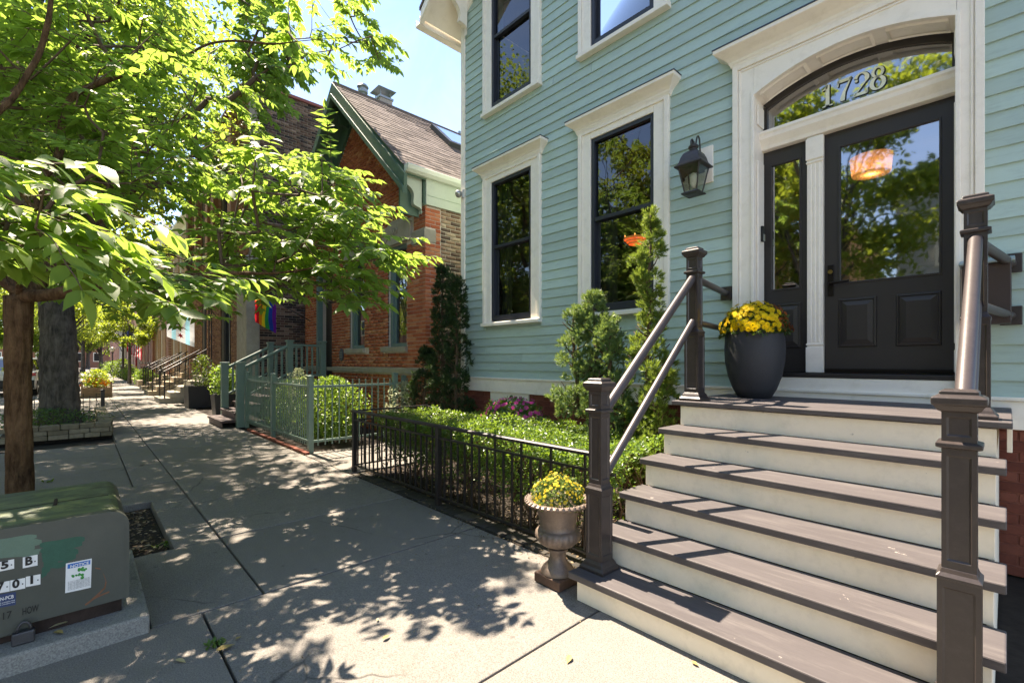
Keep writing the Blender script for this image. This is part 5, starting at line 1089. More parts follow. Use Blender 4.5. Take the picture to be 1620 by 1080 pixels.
# shrubs behind it
SHL = leafmat('shrub_leaf', [(0, (.05, .12, .02)), (.6, (.10, .21, .04)), (1, (.17, .30, .06))], .35, .4, (.34, .5, .05), .5); VARL = leafmat('variegated_leaf', [(0, (.16, .22, .10)), (.5, (.42, .45, .30)), (1, (.62, .62, .48))], .3, .45, (.5, .55, .3))
def shrub(label, c, r, h_, n, mat, ls, z0=.05, name='shrub', T=LEAF4, up=.4):
    t = thing(name, label, 'shrub', (c[0], c[1], 0)); a = RNG.uniform(0, 6.283, n); q = RNG.random(n) ** .55; th = RNG.random(n); z_ = z0 + h_ * th
    rad_ = r * q * (np.sin(np.clip(th * .92 + .08, 0, 1) * np.pi) ** .45) * (1 + .16 * np.sin(a * 3 + th * 8) + .1 * np.sin(a * 7 - th * 13)); P = np.stack([c[0] + rad_ * np.cos(a), c[1] + rad_ * np.sin(a) * .8, z_], 1)
    tag(scatter('foliage', *T, P, frames(rdir(n) + [0, 0, up], rdir(n) * .8 + [0, 0, .8]), RNG.uniform(ls * .7, ls * 1.2, n), mat, t), kind='stuff')
    branchy('stems', TWIG, t, lambda: (c[0] + random.uniform(-r, r) * .4, c[1] + random.uniform(-r, r) * .3, 0), 16, 0, h_ * .8, .008); return t
shrub('leafy green shrub glowing in sun behind the sage fence corner', (-8.1, 3.2), .75, 1.05, 6000, SHL, .06)
shrub('leafy green shrub behind the sage fence next to the porch', (-9.7, 3.25), .85, 1.0, 5200, SHL, .06)
shrub('pale variegated shrub rising behind the sage fence middle', (-9.0, 2.95), .28, 1.2, 900, VARL, .055, up=.9)
shrub('pale variegated shrub beside the gate of the sage fence', (-6.98, 4.0), .42, .98, 1500, VARL, .055)

# ================================================================== the tall dark brick building beyond
dk = thing('dark_brick_building', 'tall brick building with rough brick side wall and red coping', 'building', (-18, 3.3, 0)); DX, DYF, DZ = -13.94, 3.30, 8.9
DBR = stops_mat('dark_common_brick', [(0, (.035, .028, .028)), (.35, (.085, .05, .042)), (.7, (.16, .085, .06)), (1, (.30, .19, .14))], .9, .8, 70, .4, 30); DMO = paint('brown_mortar', (.27, .22, .17), .95, .2, 20, .5, 80)
OBR = stops_mat('orange_brick', [(0, (.20, .085, .045)), (.5, (.30, .14, .075)), (1, (.38, .20, .11))], .88, .6, 70, .3, 30); OMO = paint('tan_mortar', (.33, .25, .18), .95, .2, 20, .4, 80)
bays = [(-17.3, -15.95, .9, 4.1), (-20.5, -19.6, .9, 4.1), (-17.3, -15.95, 5.0, 8.0), (-20.5, -19.6, 5.0, 8.0), (-22.4, -21.4, 5.0, 8.0)]
cr = MB(); wall_cells(cr, -23.0, DX - .3, 0, DZ, DYF + .006, DYF + .3, bays); cr.box(DX - .3, DX - .006, DYF + .006, 16, 0, DZ).box(-23, -22.7, DYF + .3, 16, 0, DZ).box(-22.7, DX - .3, 15.7, 16, 0, DZ); dw = cr.obj('wall', DMO, dk)
its = brick_items((DX, 0, 0), (0, 1, 0), (1, 0, 0), DYF + .28, 15.9, .0, DZ, openings([]), bl=.212, bh=.069, j=.013, jit=.005); lay(dw, 'brick', DBR, its, 200)
its = brick_items((0, DYF, 0), (1, 0, 0), (0, -1, 0), -23, DX - .005, .0, DZ, openings(bays + [(DX - 1.02, DX + .1, 0, 4.24)]), bl=.21, bh=.069); lay(dw, 'face_brick', OBR, its, 60)
box('limestone_pier', LIME, dk, DX - 1.02, DX + .02, DYF - .06, DYF + .27, 0, 4.24, bev=.012); box('coping', paint('red_coping', (.22, .06, .045), .6, .15), dk, DX - .36, DX + .05, DYF - .1, 16, DZ + .001, DZ + .09, bev=.01); box('parapet_coping', MATS['red_coping'], dk, -23.1, DX - .37, DYF - .12, DYF + .36, DZ + .001, DZ + .09, bev=.01)
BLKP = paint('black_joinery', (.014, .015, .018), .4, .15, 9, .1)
for (x0, x1, z0, z1) in bays:
    wn = MB().box(x0, x0 + .22, DYF + .08, DYF + .2, z0, z1).box(x1 - .22, x1, DYF + .08, DYF + .2, z0, z1).box(x0 + .22, x1 - .22, DYF + .08, DYF + .2, z1 - .25, z1).box(x0 + .22, x1 - .22, DYF + .08, DYF + .2, z0, z0 + .3).obj('window', BLKP, dk, bev=.006)
    MB().poly([(x0 + .2, DYF + .15, z0 + .3), (x1 - .2, DYF + .15, z0 + .3), (x1 - .2, DYF + .15, z1 - .25), (x0 + .2, DYF + .15, z1 - .25)]).obj('pane', DGL, wn); box('mullion', BLKP, wn, (x0 + x1) / 2 - .04, (x0 + x1) / 2 + .04, DYF + .10, DYF + .145, z0 + .3, z1 - .25)
for x in (-15.5, -17.9, -18.9, -21.0, -22.8): box('pilaster', OBR, dk, x - .22, x + .22, DYF - .14, DYF + .004, 4.5, DZ - .4, bev=.01)
box('interior', DARKIN, dk, -22.6, -14.4, DYF + .6, DYF + .65, .2, 8.5)
box('string_course', LIME, dk, -23, DX - 1.03, DYF - .10, DYF + .004, 4.25, 4.48, bev=.01)
trl = thing('trellis', 'slender black iron trellis against the orange brick front', 'trellis', (-18.4, 3.2, 0))
for x in (-18.6, -18.2): MB().tube([(x, 3.2, 0), (x, 3.2, 3.6)], .018, 6).obj('upright', FB, trl)
for q in range(7): MB().tube([(-18.6, 3.2, .4 + q * .5), (-18.2, 3.2, .4 + q * .5)], .012, 6).obj('rung', FB, trl)
for q in (1.9, 3.3): MB().tube([(-18.4, 3.19, q), (-18.4, DYF + .01, q)], .010, 6).obj('wall_tie', FB, trl)
# ================================================================== further down the street
def brickmat(name, a, b, m_, axis='x'):
    if name in MATS: return MATS[name]
    t = NT(name); tcn = t.n('TexCoord'); sp_ = t.n('SeparateXYZ'); cb = t.n('CombineXYZ'); t.l(tcn.outputs['Object'], sp_.inputs[0]); t.l(sp_.outputs['X' if axis == 'x' else 'Y'], cb.inputs[0]); t.l(sp_.outputs['Z'], cb.inputs[1])
    bt = t.n('TexBrick'); bt.inputs['Scale'].default_value = 1; bt.inputs['Color1'].default_value = (*a, 1); bt.inputs['Color2'].default_value = (*b, 1); bt.inputs['Mortar'].default_value = (*m_, 1); bt.inputs['Mortar Size'].default_value = .007; bt.inputs['Brick Width'].default_value = .21; bt.inputs['Row Height'].default_value = .069
    t.l(cb.outputs[0], bt.inputs['Vector']); t.col(bt.outputs['Color']); t.b.inputs['Roughness'].default_value = .9; t.bump(bt.outputs['Fac'], -.4, .006); MATS[name] = t.m; return t.m
TANB = brickmat('tan_brick_field', (.36, .20, .105), (.46, .28, .15), (.40, .30, .2)); REDB = brickmat('red_brick_field', (.27, .10, .06), (.36, .14, .085), (.36, .26, .2)); PINKB = brickmat('pink_brick_field', (.34, .17, .125), (.42, .24, .18), (.45, .36, .3))
def rowhouse(label, x0, x1, yf, h_, mat, wins, cornice=CREAM, pier=None, sash=CREAM):
    t = thing('row_house', label, 'house', ((x0 + x1) / 2, yf, 0), 'brick row houses along the pavement'); m = MB(); wall_cells(m, x0, x1, 0, h_, yf, yf + .3, wins); m.box(x1 - .3, x1, yf + .3, yf + 11, 0, h_).box(x0, x0 + .3, yf + .3, yf + 11, 0, h_); m.obj('wall', mat, t)
    MB().prism([(yf - .28, h_), (yf - .28, h_ + .12), (yf + .1, h_ + .12), (yf + .1, h_ - .35), (yf - .004, h_ - .35), (yf - .06, h_ - .18)], 'x', x0, x1).obj('cornice', cornice, t, bev=.01)
    box('roof', ASPH, t, x0 + .01, x1 - .01, yf + .31, yf + 11, h_ - .06, h_ - .01); box('interior', DARKIN, t, x0 + .3, x1 - .3, yf + .8, yf + .85, .1, h_ - .3)
    for (a, b, z0, z1) in wins:
        wn = MB().box(a, a + .10, yf + .06, yf + .16, z0, z1).box(b - .10, b, yf + .06, yf + .16, z0, z1).box(a + .1, b - .1, yf + .06, yf + .16, z1 - .1, z1).box(a + .1, b - .1, yf + .06, yf + .16, z0, z0 + .1).box(a + .1, b - .1, yf + .08, yf + .15, (z0 + z1) / 2 - .03, (z0 + z1) / 2 + .03).obj('window', sash, t)
        MB().poly([(a + .1, yf + .12, z0 + .1), (b - .1, yf + .12, z0 + .1), (b - .1, yf + .12, z1 - .1), (a + .1, yf + .12, z1 - .1)]).obj('pane', DGL, wn); box('sill', LIME, wn, a - .08, b + .08, yf - .06, yf + .055, z0 - .12, z0 - .002); box('lintel', LIME, wn, a - .12, b + .12, yf - .03, yf - .001, z1 + .002, z1 + .2)
    if pier: box('corner_pier', pier, t, x0 + .0, x0 + .9, yf - .12, yf - .001, 0, h_ - .4); box('corner_pier', pier, t, x1 - .5, x1, yf - .12, yf - .001, 0, h_ - .4)
    return t
def wset(x0, x1, n, floors, wd=.95, hh=1.9, z0=1.35): return [(x0 + (x1 - x0) * (i + .5) / n - wd / 2, x0 + (x1 - x0) * (i + .5) / n + wd / 2, z0 + f * 3.3, z0 + f * 3.3 + hh) for i in range(n) for f in range(floors)]
rowhouse('orange brick row house with red corner pier and white window frames', -30.4, -23.05, 3.42, 7.6, TANB, wset(-30, -23.4, 3, 2), pier=REDB)
rowhouse('tan brick row house with red piers beyond the white-framed windows', -38.5, -30.45, 3.5, 8.6, TANB, wset(-38, -31, 3, 2), pier=REDB)
rowhouse('red-brown brick row house next to the white portico', -49, -38.55, 3.6, 8.2, REDB, wset(-48.5, -39, 4, 2))
rowhouse('pinkish brick row house behind the white portico', -66, -49.05, 3.7, 8.0, PINKB, wset(-65, -50, 5, 2)); rowhouse('long red brick terrace at the far end of the street', -110, -66.05, 3.8, 8.5, REDB, wset(-109, -67, 12, 2))
WHP = paint('portico_white', (.74, .73, .70), .6, .05)
pt = thing('portico', 'white columned portico in front of the pinkish row house', 'portico', (-54, 3.2, 0))
for x in (-55.4, -52.6): MB().lathe([(.26, .5), (.26, .6), (.19, .64), (.165, 3.2), (.24, 3.3), (.24, 3.4)], (x, 2.75, 0), 18).obj('column', WHP, pt, smooth=40)
MB().prism([(2.4, 3.4), (2.4, 3.85), (2.25, 3.95), (2.25, 4.05), (3.69, 4.4), (3.69, 3.4)], 'x', -55.9, -52.1).obj('entablature', WHP, pt); box('plinth', LIME, pt, -55.8, -52.2, 2.45, 3.69, 0, .5); box('door', paint('red_door', (.42, .02, .025), .4, .05), pt, -54.6, -53.4, 3.60, 3.69, .5, 2.7)
# stoops with black railings
def stoop(label, x0, x1, n, yb_, col, rail=True, rise=.18):
    t = thing('stoop', label, 'steps', ((x0 + x1) / 2, yb_, 0), 'stone stoops with black iron railings'); y0 = yb_ - n * .28
    for i in range(n): box('step', col, t, x0, x1, y0 + i * .28, yb_ - .002, i * rise + (.001 if i else 0), (i + 1) * rise, bev=.012)
    if rail:
        for x in (x0 + .08, x1 - .08):
            za = .18; zb_ = n * rise
            pts = [(x, y0 + .12, za + .98), (x, y0 + .06, za + .95), (x, y0 + .06, za + .88), (x, y0 + .14, za + .88), (x, yb_ - .05, zb_ + .92)]
            MB().tube(pts, .022, 8).obj('handrail', FB, t, smooth=True); MB().tube([(x, y0 + .16, za + .22), (x, yb_ - .05, zb_ + .2)], .014, 6).obj('lower_rail', FB, t)
            for i in range(n): yy_ = y0 + .14 + i * .28; MB().tube([(x, yy_, (i + 1) * rise), (x, yy_, za + .88 + (yy_ - y0 - .14) / (yb_ - .05 - y0 - .14) * (zb_ + .92 - za - .88))], .022 if i == 0 else .012, 6).obj('baluster', FB, t)
    return t
SAND = stops_mat('sandstone', [(0, (.40, .32, .22)), (1, (.48, .39, .28))], .9, .5, 40, .3, 8)
stoop('grey stone stoop with thick black railings beside the square black planter', -20.4, -18.9, 5, 3.28, LIME); stoop('pale stone stoop with curled black railings before the orange brick house', -25.6, -23.8, 5, 3.40, SAND); stoop('sandstone stoop with curled black railings next to the red corner pier', -29.9, -28.4, 4, 3.28, SAND)
# planters and their plants
BPL = paint('planter_black', (.022, .021, .023), .5, .15, 9, .2, 60)
def planter(label, x, y, w0, w1, h_):
    t = thing('planter', label, 'planter', (x, y, 0)); m = MB().sqstack((x, y), [(w0, .001), (w1, h_), (w1 - .03, h_), (w1 - .035, h_ - .05)]); m.obj('body', BPL, t, bev=.006); box('potting_soil', SOIL, t, x - w1 + .04, x + w1 - .04, y - w1 + .04, y + w1 - .04, h_ - .08, h_ - .045); return t
planter('tapered black planter with a leafy shrub beside the porch steps', -13.35, 2.62, .21, .26, .58); planter('square black planter with a dark plant beside the stone stoop', -16.8, 2.72, .40, .42, .66)
shrub('bright glossy shrub growing in the tapered black planter', (-13.35, 2.62), .40, .75, 1500, SHL, .085, z0=.55, T=LEAF4); shrub('thin dark green plant in the square black planter', (-16.8, 2.72), .40, .95, 700, leafmat('dark_shrub_leaf', [(0, (.015, .04, .015)), (1, (.04, .09, .03))], .2, .5), .08, z0=.62)
for (lab, x, y, r_, h_, mt) in (('low green shrub at the foot of the tan brick house', -34, 2.7, .7, .9, SHL), ('clipped hedge ball before the red-brown row house', -43, 2.6, .8, .9, SHL), ('dark bushy shrub beside the white portico steps', -49.5, 2.5, 1.0, 1.5, MATS['dark_shrub_leaf']), ('clipped green hedge along the far pavement', -70, 2.9, 1.6, 1.3, SHL), ('round clipped hedge further along the far pavement', -76, 2.9, 1.8, 1.4, SHL)): shrub(lab, (x, y), r_, h_, 1500, mt, .16 if r_ > .9 else .11)
box('planter_wall', SAND, None, -40, -32.5, 2.3, 2.5, .001, .35); tag(bpy.data.objects['planter_wall'], 'low sandstone planter wall in front of the tan brick houses', 'wall')
bf = thing('iron_fence', 'black iron fence before the far clipped hedge', 'fence', (-72, 2.45, 0))
for q in range(40): MB().box(-80 + q * .4, -80 + q * .4 + .03, 2.43, 2.46, 0, 1.0).obj('picket', FB, bf)
for zz_ in (.15, .95): box('rail', FB, bf, -80, -64, 2.465, 2.485, zz_, zz_ + .05)
lam = thing('street_lamp', 'black post lamp with a pale round globe far down the pavement', 'street lamp', (-57, 2.2, 0)); lg = onY(178, 553, 2.25); lx = lg.x
MB().lathe([(.16, .001), (.16, .2), (.08, .35), (.055, .6), (.045, lg.z - .35), (.09, lg.z - .3), (.10, lg.z - .2)], (lx, 2.25, 0), 14).obj('post', FB, lam, smooth=40); MB().lathe([(.10, -.2), (.19, -.12), (.23, .02), (.19, .16), (.08, .24), (0, .26)], (lx, 2.25, lg.z), 18).obj('globe', paint('globe_glass', (.75, .66, .48), .3, .03, bump=0), lam, smooth=True); lam.location = (lx, 2.25, 0)
for ch in lam.children: ch.location = (-lx, -2.25, 0)
# flags
def flag(label, base, tip, hang, width, maker, sag=.05, nx=24, nz=16):
    t = thing('flag', label, 'flag', base); base, tip = Vector(base), Vector(tip); MB().tube([base, tip], .014, 8).obj('pole', FB, t, smooth=True); MB().lathe([(0, -.03), (.03, 0), (0, .03)], tuple(tip), 10).obj('finial', FB, t)
    d = (base - tip).normalized(); st_ = tip + d * .04; side = d.cross(Vector((0, 0, 1))).normalized()
    def S(u, v, off=0):                       # u along the pole, v hanging down
        p = st_ + d * (u * hang) + Vector((0, 0, -v * width)); wv = .06 * math.sin(u * 9 + v * 4) * (v + .15) + .035 * math.sin(v * 9 + u * 3)
        return p + side * (wv + off)
    maker(t, S)
    return t
def patch(t, S, name, mat, u0, u1, v0, v1, off=0, n=10):
    m = MB(); i0 = 0
    for a in range(n):
        A = [S(u0 + (u1 - u0) * b / n, v0 + (v1 - v0) * a / n, off) for b in range(n + 1)]; B = [S(u0 + (u1 - u0) * b / n, v0 + (v1 - v0) * (a + 1) / n, off) for b in range(n + 1)]; m.strip(A, B)
    return m.obj(name, mat, t, smooth=True, fix=False)
def cloth(name, c): return leafmat(name, [(0, c), (1, mul(c, 1.05))], .35, .8, c, .1)
def star_pts(n, r, r2): return [((r if k % 2 == 0 else r2) * math.sin(k * math.pi / n), (r if k % 2 == 0 else r2) * math.cos(k * math.pi / n)) for k in range(2 * n)]
def chi(t, S):
    W_, B_, R_ = cloth('flag_white', (.50, .52, .54)), cloth('flag_blue', (.30, .60, .72)), cloth('flag_red', (.62, .02, .03))
    for u0, u1, m_ in ((0, .17, W_), (.17, .33, B_), (.33, .67, W_), (.67, .83, B_), (.83, 1, W_)): patch(t, S, 'stripe', m_, u0, u1, 0, 1, 0, 8)
    for k in range(4):
        for off in (.006, -.006): MB().poly([S(.5 + a, .17 + k * .22 + b * .62, off) for a, b in star_pts(6, .125, .05)]).obj('star', R_, t, fix=False)
fb_ = onY(330, 515, DYF); tp_ = onY(279, 500, 2.35)
flag('white flag with two pale blue stripes and red six-pointed stars', (fb_.x, DYF - .005, 3.0), (fb_.x - .25, 2.1, 3.55), .85, 1.3, chi)
def rain(t, S):
    for k, c in enumerate(((.55, .02, .03), (.75, .25, .02), (.80, .62, .03), (.02, .30, .08), (.02, .06, .42), (.16, .02, .30))): patch(t, S, 'stripe', cloth('rainbow_%d' % k, c), k / 6, (k + 1) / 6, 0, 1, 0, 8)
fb2 = onY(489, 507, RYF); flag('rainbow striped flag hanging from the red brick porch corner', (fb2.x + .1, RYF - .005, fb2.z - .02), (fb2.x - .55, 3.15, fb2.z + .75), .55, .80, rain)
def usa(t, S):
    for k in range(13): patch(t, S, 'stripe', cloth('us_red', (.60, .02, .04)) if k % 2 == 0 else cloth('us_white', (.72, .72, .72)), k / 13, (k + 1) / 13, .38 if k < 7 else 0, 1, 0, 5)
    patch(t, S, 'canton', cloth('us_blue', (.03, .05, .22)), 0, 7 / 13, 0, .38, 0, 6)
    for a in range(5):
        for b in range(4): MB().poly([S(.05 + a * .11 + u, .05 + b * .09 + v, .008) for u, v in star_pts(5, .03, .012)]).obj('star', cloth('us_white', (.72, .72, .72)), t, fix=False)
fu = onY(222, 566, 3.5); flag('red and white striped flag with blue canton far down the street', (-41.5, 3.59, 2.6), (-41.7, 2.3, 3.6), 1.0, 1.5, usa)
# stone bed, tree guard, planter boxes on the parkway
BLK_ = stops_mat('bed_block', [(0, (.20, .17, .115)), (.5, (.27, .23, .16)), (1, (.33, .29, .21))], .95, .8, 40, .4, 16)
bed = thing('stone_bed', 'low tree bed of rough tan stone blocks round the thick trunk', 'planting bed', (-13.5, -.4, 0))
for c_ in range(3):
    y = -1.0 + (.12 if c_ % 2 else 0)
    while y < .40: l_ = random.uniform(.20, .30); box('block', BLK_, bed, -11.68 + random.uniform(-.012, .012), -11.43 + random.uniform(-.012, .012), y, min(y + l_ - .008, .43), c_ * .085 + .001, c_ * .085 + .082, bev=.010); y += l_
    x = -15.7
    while x < -11.7: l_ = random.uniform(.22, .32); box('block', BLK_, bed, x, min(x + l_ - .008, -11.69), .25 + random.uniform(-.01, .01), .45 + random.uniform(-.01, .01), c_ * .085 + .001, c_ * .085 + .082, bev=.010); x += l_
shrub('ground ivy growing at the foot of the thick trunk', (-12.7, -.5), 1.1, .35, 1800, leafmat('ivy_leaf', [(0, (.02, .07, .03)), (1, (.06, .14, .06))], .25, .5), .06, z0=.1, name='ivy')
tg = thing('tree_guard', 'low black iron tree guard with scrolled pickets past the thick trunk', 'fence', (-16.4, -.4, 0))
for y in (.42, -.95): MB().box(-16.25, -16.17, y - .04, y + .04, .001, .62).obj('post', FB, tg, bev=.006); MB().sqstack((-16.21, y), [(.05, .62), (.05, .64), (0, .68)]).obj('post_cap', FB, tg)
for zz_ in (.10, .44): box('rail', FB, tg, -16.225, -16.195, -.91, .38, zz_, zz_ + .022)
for q in range(10): box('picket', FB, tg, -16.218, -16.202, -.84 + q * .125, -.824 + q * .125, .03, .50 + .06 * (q % 2))
WDB = paint('timber_box', (.20, .14, .085), .8, .2, 8, .4, 40)
for (lab, x, y, fl_) in (('timber planter box with orange flowers on the parkway', -24.4, .45, True), ('timber planter box with yellow-green plants near the kerb', -24.6, -.62, False)):
    t = thing('planter_box', lab, 'planter', (x, y, 0))
    for k in range(3): box('plank', WDB, t, x - .5, x + .5, y - .42, y + .42, .001 + k * .13, .125 + k * .13, bev=.006)
    for a, b in ((-.5, -.42), (.5, -.42), (.5, .42), (-.5, .42)): MB().box(x + a - .03, x + a + .03, y + b - .03, y + b + .03, 0.001, .62).obj('corner_post', WDB, t)
    shrub('leafy yellow-green plants filling the ' + lab.split(' on ')[0].split(' near ')[0], (x, y), .6, .75, 1300, leafmat('lime_leaf', [(0, (.10, .20, .02)), (1, (.28, .38, .05))], .4, .5, (.5, .6, .05)), .10, z0=.3)
P, N = dome(60, (-24.4, .45, .45), .45, .3, 0); blm = thing('marigolds', 'orange flowers blooming in the timber planter box', 'flowers', (-24.4, .45, .4)); blooms(blm, 'bloom', petalmat('orange_petal', (.7, .2, .01), (.85, .35, .02)), P, N, .05, .07, 60)
bn = thing('bench', 'dark slatted bench on the far parkway', 'bench', (-40, .2, 0))
for k in range(4): box('seat_slat', FB, bn, -40.9, -39.1, .0 + k * .11, .09 + k * .11, .42, .45)
for k in range(3): box('back_slat', FB, bn, -40.9, -39.1, -.06, -.03, .55 + k * .12, .64 + k * .12)
for x in (-40.8, -39.25): MB().box(x, x + .05, -.07, .42, .38, .42).box(x, x + .05, -.07, -.02, .0, .9).box(x, x + .05, .36, .41, .0, .38).obj('leg_frame', FB, bn)

# ================================================================== parked cars
def car(label, x, y, body, dark=False):
    t = thing('parked_car', label, 'car', (x, y, -.14), 'cars parked along the kerb'); z0 = -.14
    BP = paint('car_' + label.split()[0], body, .25, .03, 3, 0, spec=.6); BT = paint('car_trim', (.012, .012, .013), .5, .1, bump=0); CG = glassmat('car_glass', .25, (.06, .07, .08)); RL = paint('tail_red', (.45, .01, .012), .2, .05, bump=0); TY = paint('tyre', (.015, .015, .015), .9, .2)
    # long section (x forward is -X): rear at x
    sec = [(0, .42), (.02, .75), (.06, 1.02), (.22, 1.10), (.30, 1.22), (.50, 1.62), (.75, 1.70), (2.0, 1.72), (2.75, 1.62), (3.5, 1.12), (4.45, .98), (4.62, .72), (4.6, .42)]
    def side(pts, hw): return [(x - p, z0 + q) for p, q in pts]
    lo = [(0, .40), (.0, .75), (.05, 1.03), (.25, 1.08), (3.45, 1.10), (4.45, .97), (4.62, .72), (4.6, .40), (4.2, .30), (.3, .30)]
    b = MB(); i0 = 0; rows = []
    for hy_, sc_ in ((-.92, .94), (-.90, 1), (.90, 1), (.92, .94)): pass
    b.prism(side(lo, 0), 'y', y - .90, y + .90); bo = b.obj('body', BP, t, bev=.05)
    g = MB(); lo2 = [(.16, 1.06), (.52, 1.66), (.8, 1.72), (2.0, 1.74), (2.75, 1.64), (3.5, 1.06)]; n = len(lo2); ins = [.80, .62, .60, .60, .62, .80]
    A = [(x - p, y - q, z0 + z) for (p, z), q in zip(lo2, ins)]; B = [(x - p, y + q, z0 + z) for (p, z), q in zip(lo2, ins)]; g.strip(A, B); g.poly(A); g.poly(B[::-1]); ca = g.obj('cabin', BP, t, smooth=40)
    MB().poly([(x - .20 + .012, y - .70, z0 + 1.13), (x - .20 + .012, y + .70, z0 + 1.13), (x - .49 + .012, y + .56, z0 + 1.60), (x - .49 + .012, y - .56, z0 + 1.60)]).obj('rear_window', CG, ca)
    for s in (-1, 1):
        q0 = lambda p, z: (x - p, y + s * (.812 - (z - 1.06) * .30), z0 + z); MB().poly([q0(.55, 1.14), q0(1.55, 1.14), q0(1.55, 1.62), q0(.75, 1.62)]).obj('side_window', CG, ca); MB().poly([q0(1.65, 1.14), q0(3.2, 1.14), q0(2.72, 1.58), q0(1.65, 1.62)]).obj('side_window', CG, ca)
        a, bb_ = sorted((y + s * .55, y + s * .905)); MB().box(x - .22, x + .012, a, bb_, z0 + .90, z0 + 1.04).obj('tail_light', RL, bo, bev=.02); a, bb_ = sorted((y + s * .62, y + s * .74)); MB().box(x - .02, x + .026, a, bb_, z0 + .50, z0 + .62).obj('reflector', RL, bo)
        for wx in (.85, 3.65):
            ring = MB(); ring.tube([(x - wx, y + s * .70, z0 + .345), (x - wx, y + s * .915, z0 + .345)], .34, 20); wl = ring.obj('wheel', TY, t, bev=.03); MB().tube([(x - wx, y + s * .916, z0 + .345), (x - wx, y + s * .925, z0 + .345)], .22, 14).obj('rim', GALV, wl)
        MB().box(x - 3.2, x - 3.05, *sorted((y + s * .88, y + s * 1.06)), z0 + 1.08, z0 + 1.22).obj('mirror', BP, t, bev=.02)
    MB().box(x - .08, x + .022, y - .86, y + .86, z0 + .36, z0 + .72).obj('bumper', BT, bo, bev=.03); MB().box(x - .01, x + .014, y - .26, y + .26, z0 + .80, z0 + .93).obj('number_plate', WHT, bo)
    return t
car('white crossover parked at the kerb behind the near trunk', -29.3, -2.36, (.62, .62, .60)); car('black car parked ahead of the white crossover', -35.3, -2.36, (.02, .022, .025)); car('grey car parked ahead of the black car', -41.4, -2.36, (.16, .17, .18)); car('silver car parked at the far kerb line', -48, -2.36, (.45, .46, .48)); car('charcoal car parked far along the kerb', -55, -2.36, (.05, .05, .055))
# ================================================================== trees
BARK = None
def m_bark(name, a, b, sc):
    t = NT(name); v = t.coord((1, 1, .22)); n = t.noise(v, sc, 8, .7, .6); n2 = t.noise(t.coord(), sc * .35, 5, .6); c = t.ramp(n, [(.32, mul(a, .35)), (.5, a), (.7, b)]); c = t.mixc(t.ramp(n2, [(.45, (0,) * 3), (.7, (.55,) * 3)]), c, mul(b, 1.15)); t.col(c); t.b.inputs['Roughness'].default_value = .95; t.b.inputs['Specular IOR Level'].default_value = .15; t.bump(n, 1.0, .05); return t.m
BRK1 = m_bark('brown_bark', (.11, .060, .030), (.21, .125, .065), 26); BRK2 = m_bark('grey_bark', (.085, .075, .062), (.17, .15, .125), 13)
def trunk_mesh(path, rad, n=28, rough=.12, seed=1, flare=.35):
    """trunk surface with ridged bark relief"""
    path = [Vector(p) for p in path]; fine = []; fr = []
    for k in range(len(path) - 1):
        st = max(2, int((path[k+1] - path[k]).length / .05))
        for i in range(st): t_ = i / st; fine.append(path[k].lerp(path[k+1], t_)); fr.append(rad[k] + (rad[k+1] - rad[k]) * t_)
    fine.append(path[-1]); fr.append(rad[-1]); m = MB(); rg = random.Random(seed); ph = [rg.uniform(0, 6.28) for _ in range(8)]
    for k, (p, r) in enumerate(zip(fine, fr)):
        h_ = p.z; fl_ = 1 + flare * math.exp(-max(0, h_) / .16)
        for j in range(n):
            a = 2 * math.pi * j / n
            w_ = 1 + rough * (.45 * math.sin(a * 9 + ph[0] + 2.2 * math.sin(h_ * 5 + ph[1])) + .30 * math.sin(a * 14 + ph[2] + 3 * math.sin(h_ * 7.3 + ph[3])) + .45 * math.sin(a * 3 + ph[4] + h_ * 1.4) + .2 * math.sin(h_ * 23 + a * 5 + ph[5])) + rg.uniform(-.02, .02)
            m.v.append((p.x + r * fl_ * w_ * math.cos(a), p.y + r * fl_ * w_ * math.sin(a), p.z))
    L_ = len(fine)
    for k in range(L_ - 1):
        for j in range(n): m.f.append((k*n + j, k*n + (j+1) % n, (k+1)*n + (j+1) % n, (k+1)*n + j))
    m.f.append(tuple(range((L_-1)*n, L_*n))); return m
def in_poly(x, y, P):
    c = False; j = len(P) - 1
    for i in range(len(P)):
        if (P[i][1] > y) != (P[j][1] > y) and x < (P[j][0] - P[i][0]) * (y - P[i][1]) / (P[j][1] - P[i][1]) + P[i][0]: c = not c
        j = i
    return c
def limb(a, b, k=5, sag=.0, w_=.04):
    a, b = Vector(a), Vector(b); out = []
    for i in range(k + 1): t_ = i / k; out.append(a.lerp(b, t_) + Vector((random.uniform(-w_, w_), random.uniform(-w_, w_), -sag * math.sin(math.pi * t_) + random.uniform(-w_, w_) * .5)) * (0 if i in (0, k) else 1))
    return out

# --- the near street tree: crown grown from the trunk through a greedy branch network
TX, TY_ = -4.93, -.335
near = thing('street_tree', 'slender brown-barked street tree with large pointed leaves over the pavement', 'tree', (TX, TY_, -.06))
FORK = Vector((TX - .02, TY_ + .005, 1.86))
trunk = trunk_mesh([(TX, TY_, -.07), (TX + .01, TY_ + .01, .6), (TX - .01, TY_, 1.3), FORK], [.078, .070, .069, .080], 36, .10, 3, .25).obj('trunk', BRK1, near, smooth=True)
LOWER = [(400, 225), (470, 250), (515, 245), (560, 295), (585, 335), (632, 392), (620, 418), (570, 450), (535, 490), (490, 460), (455, 455), (400, 470), (330, 440), (345, 330)]
TOPL = [(-60, -120), (600, -120), (575, 20), (640, 82), (612, 108), (560, 128), (500, 112), (455, 108), (430, 160), (420, 225), (340, 300), (220, 310), (-60, 330)]
MID = [(-40, 60), (410, 60), (420, 230), (380, 320), (420, 400), (520, 440), (500, 485), (330, 505), (180, 490), (60, 455), (-40, 440)]
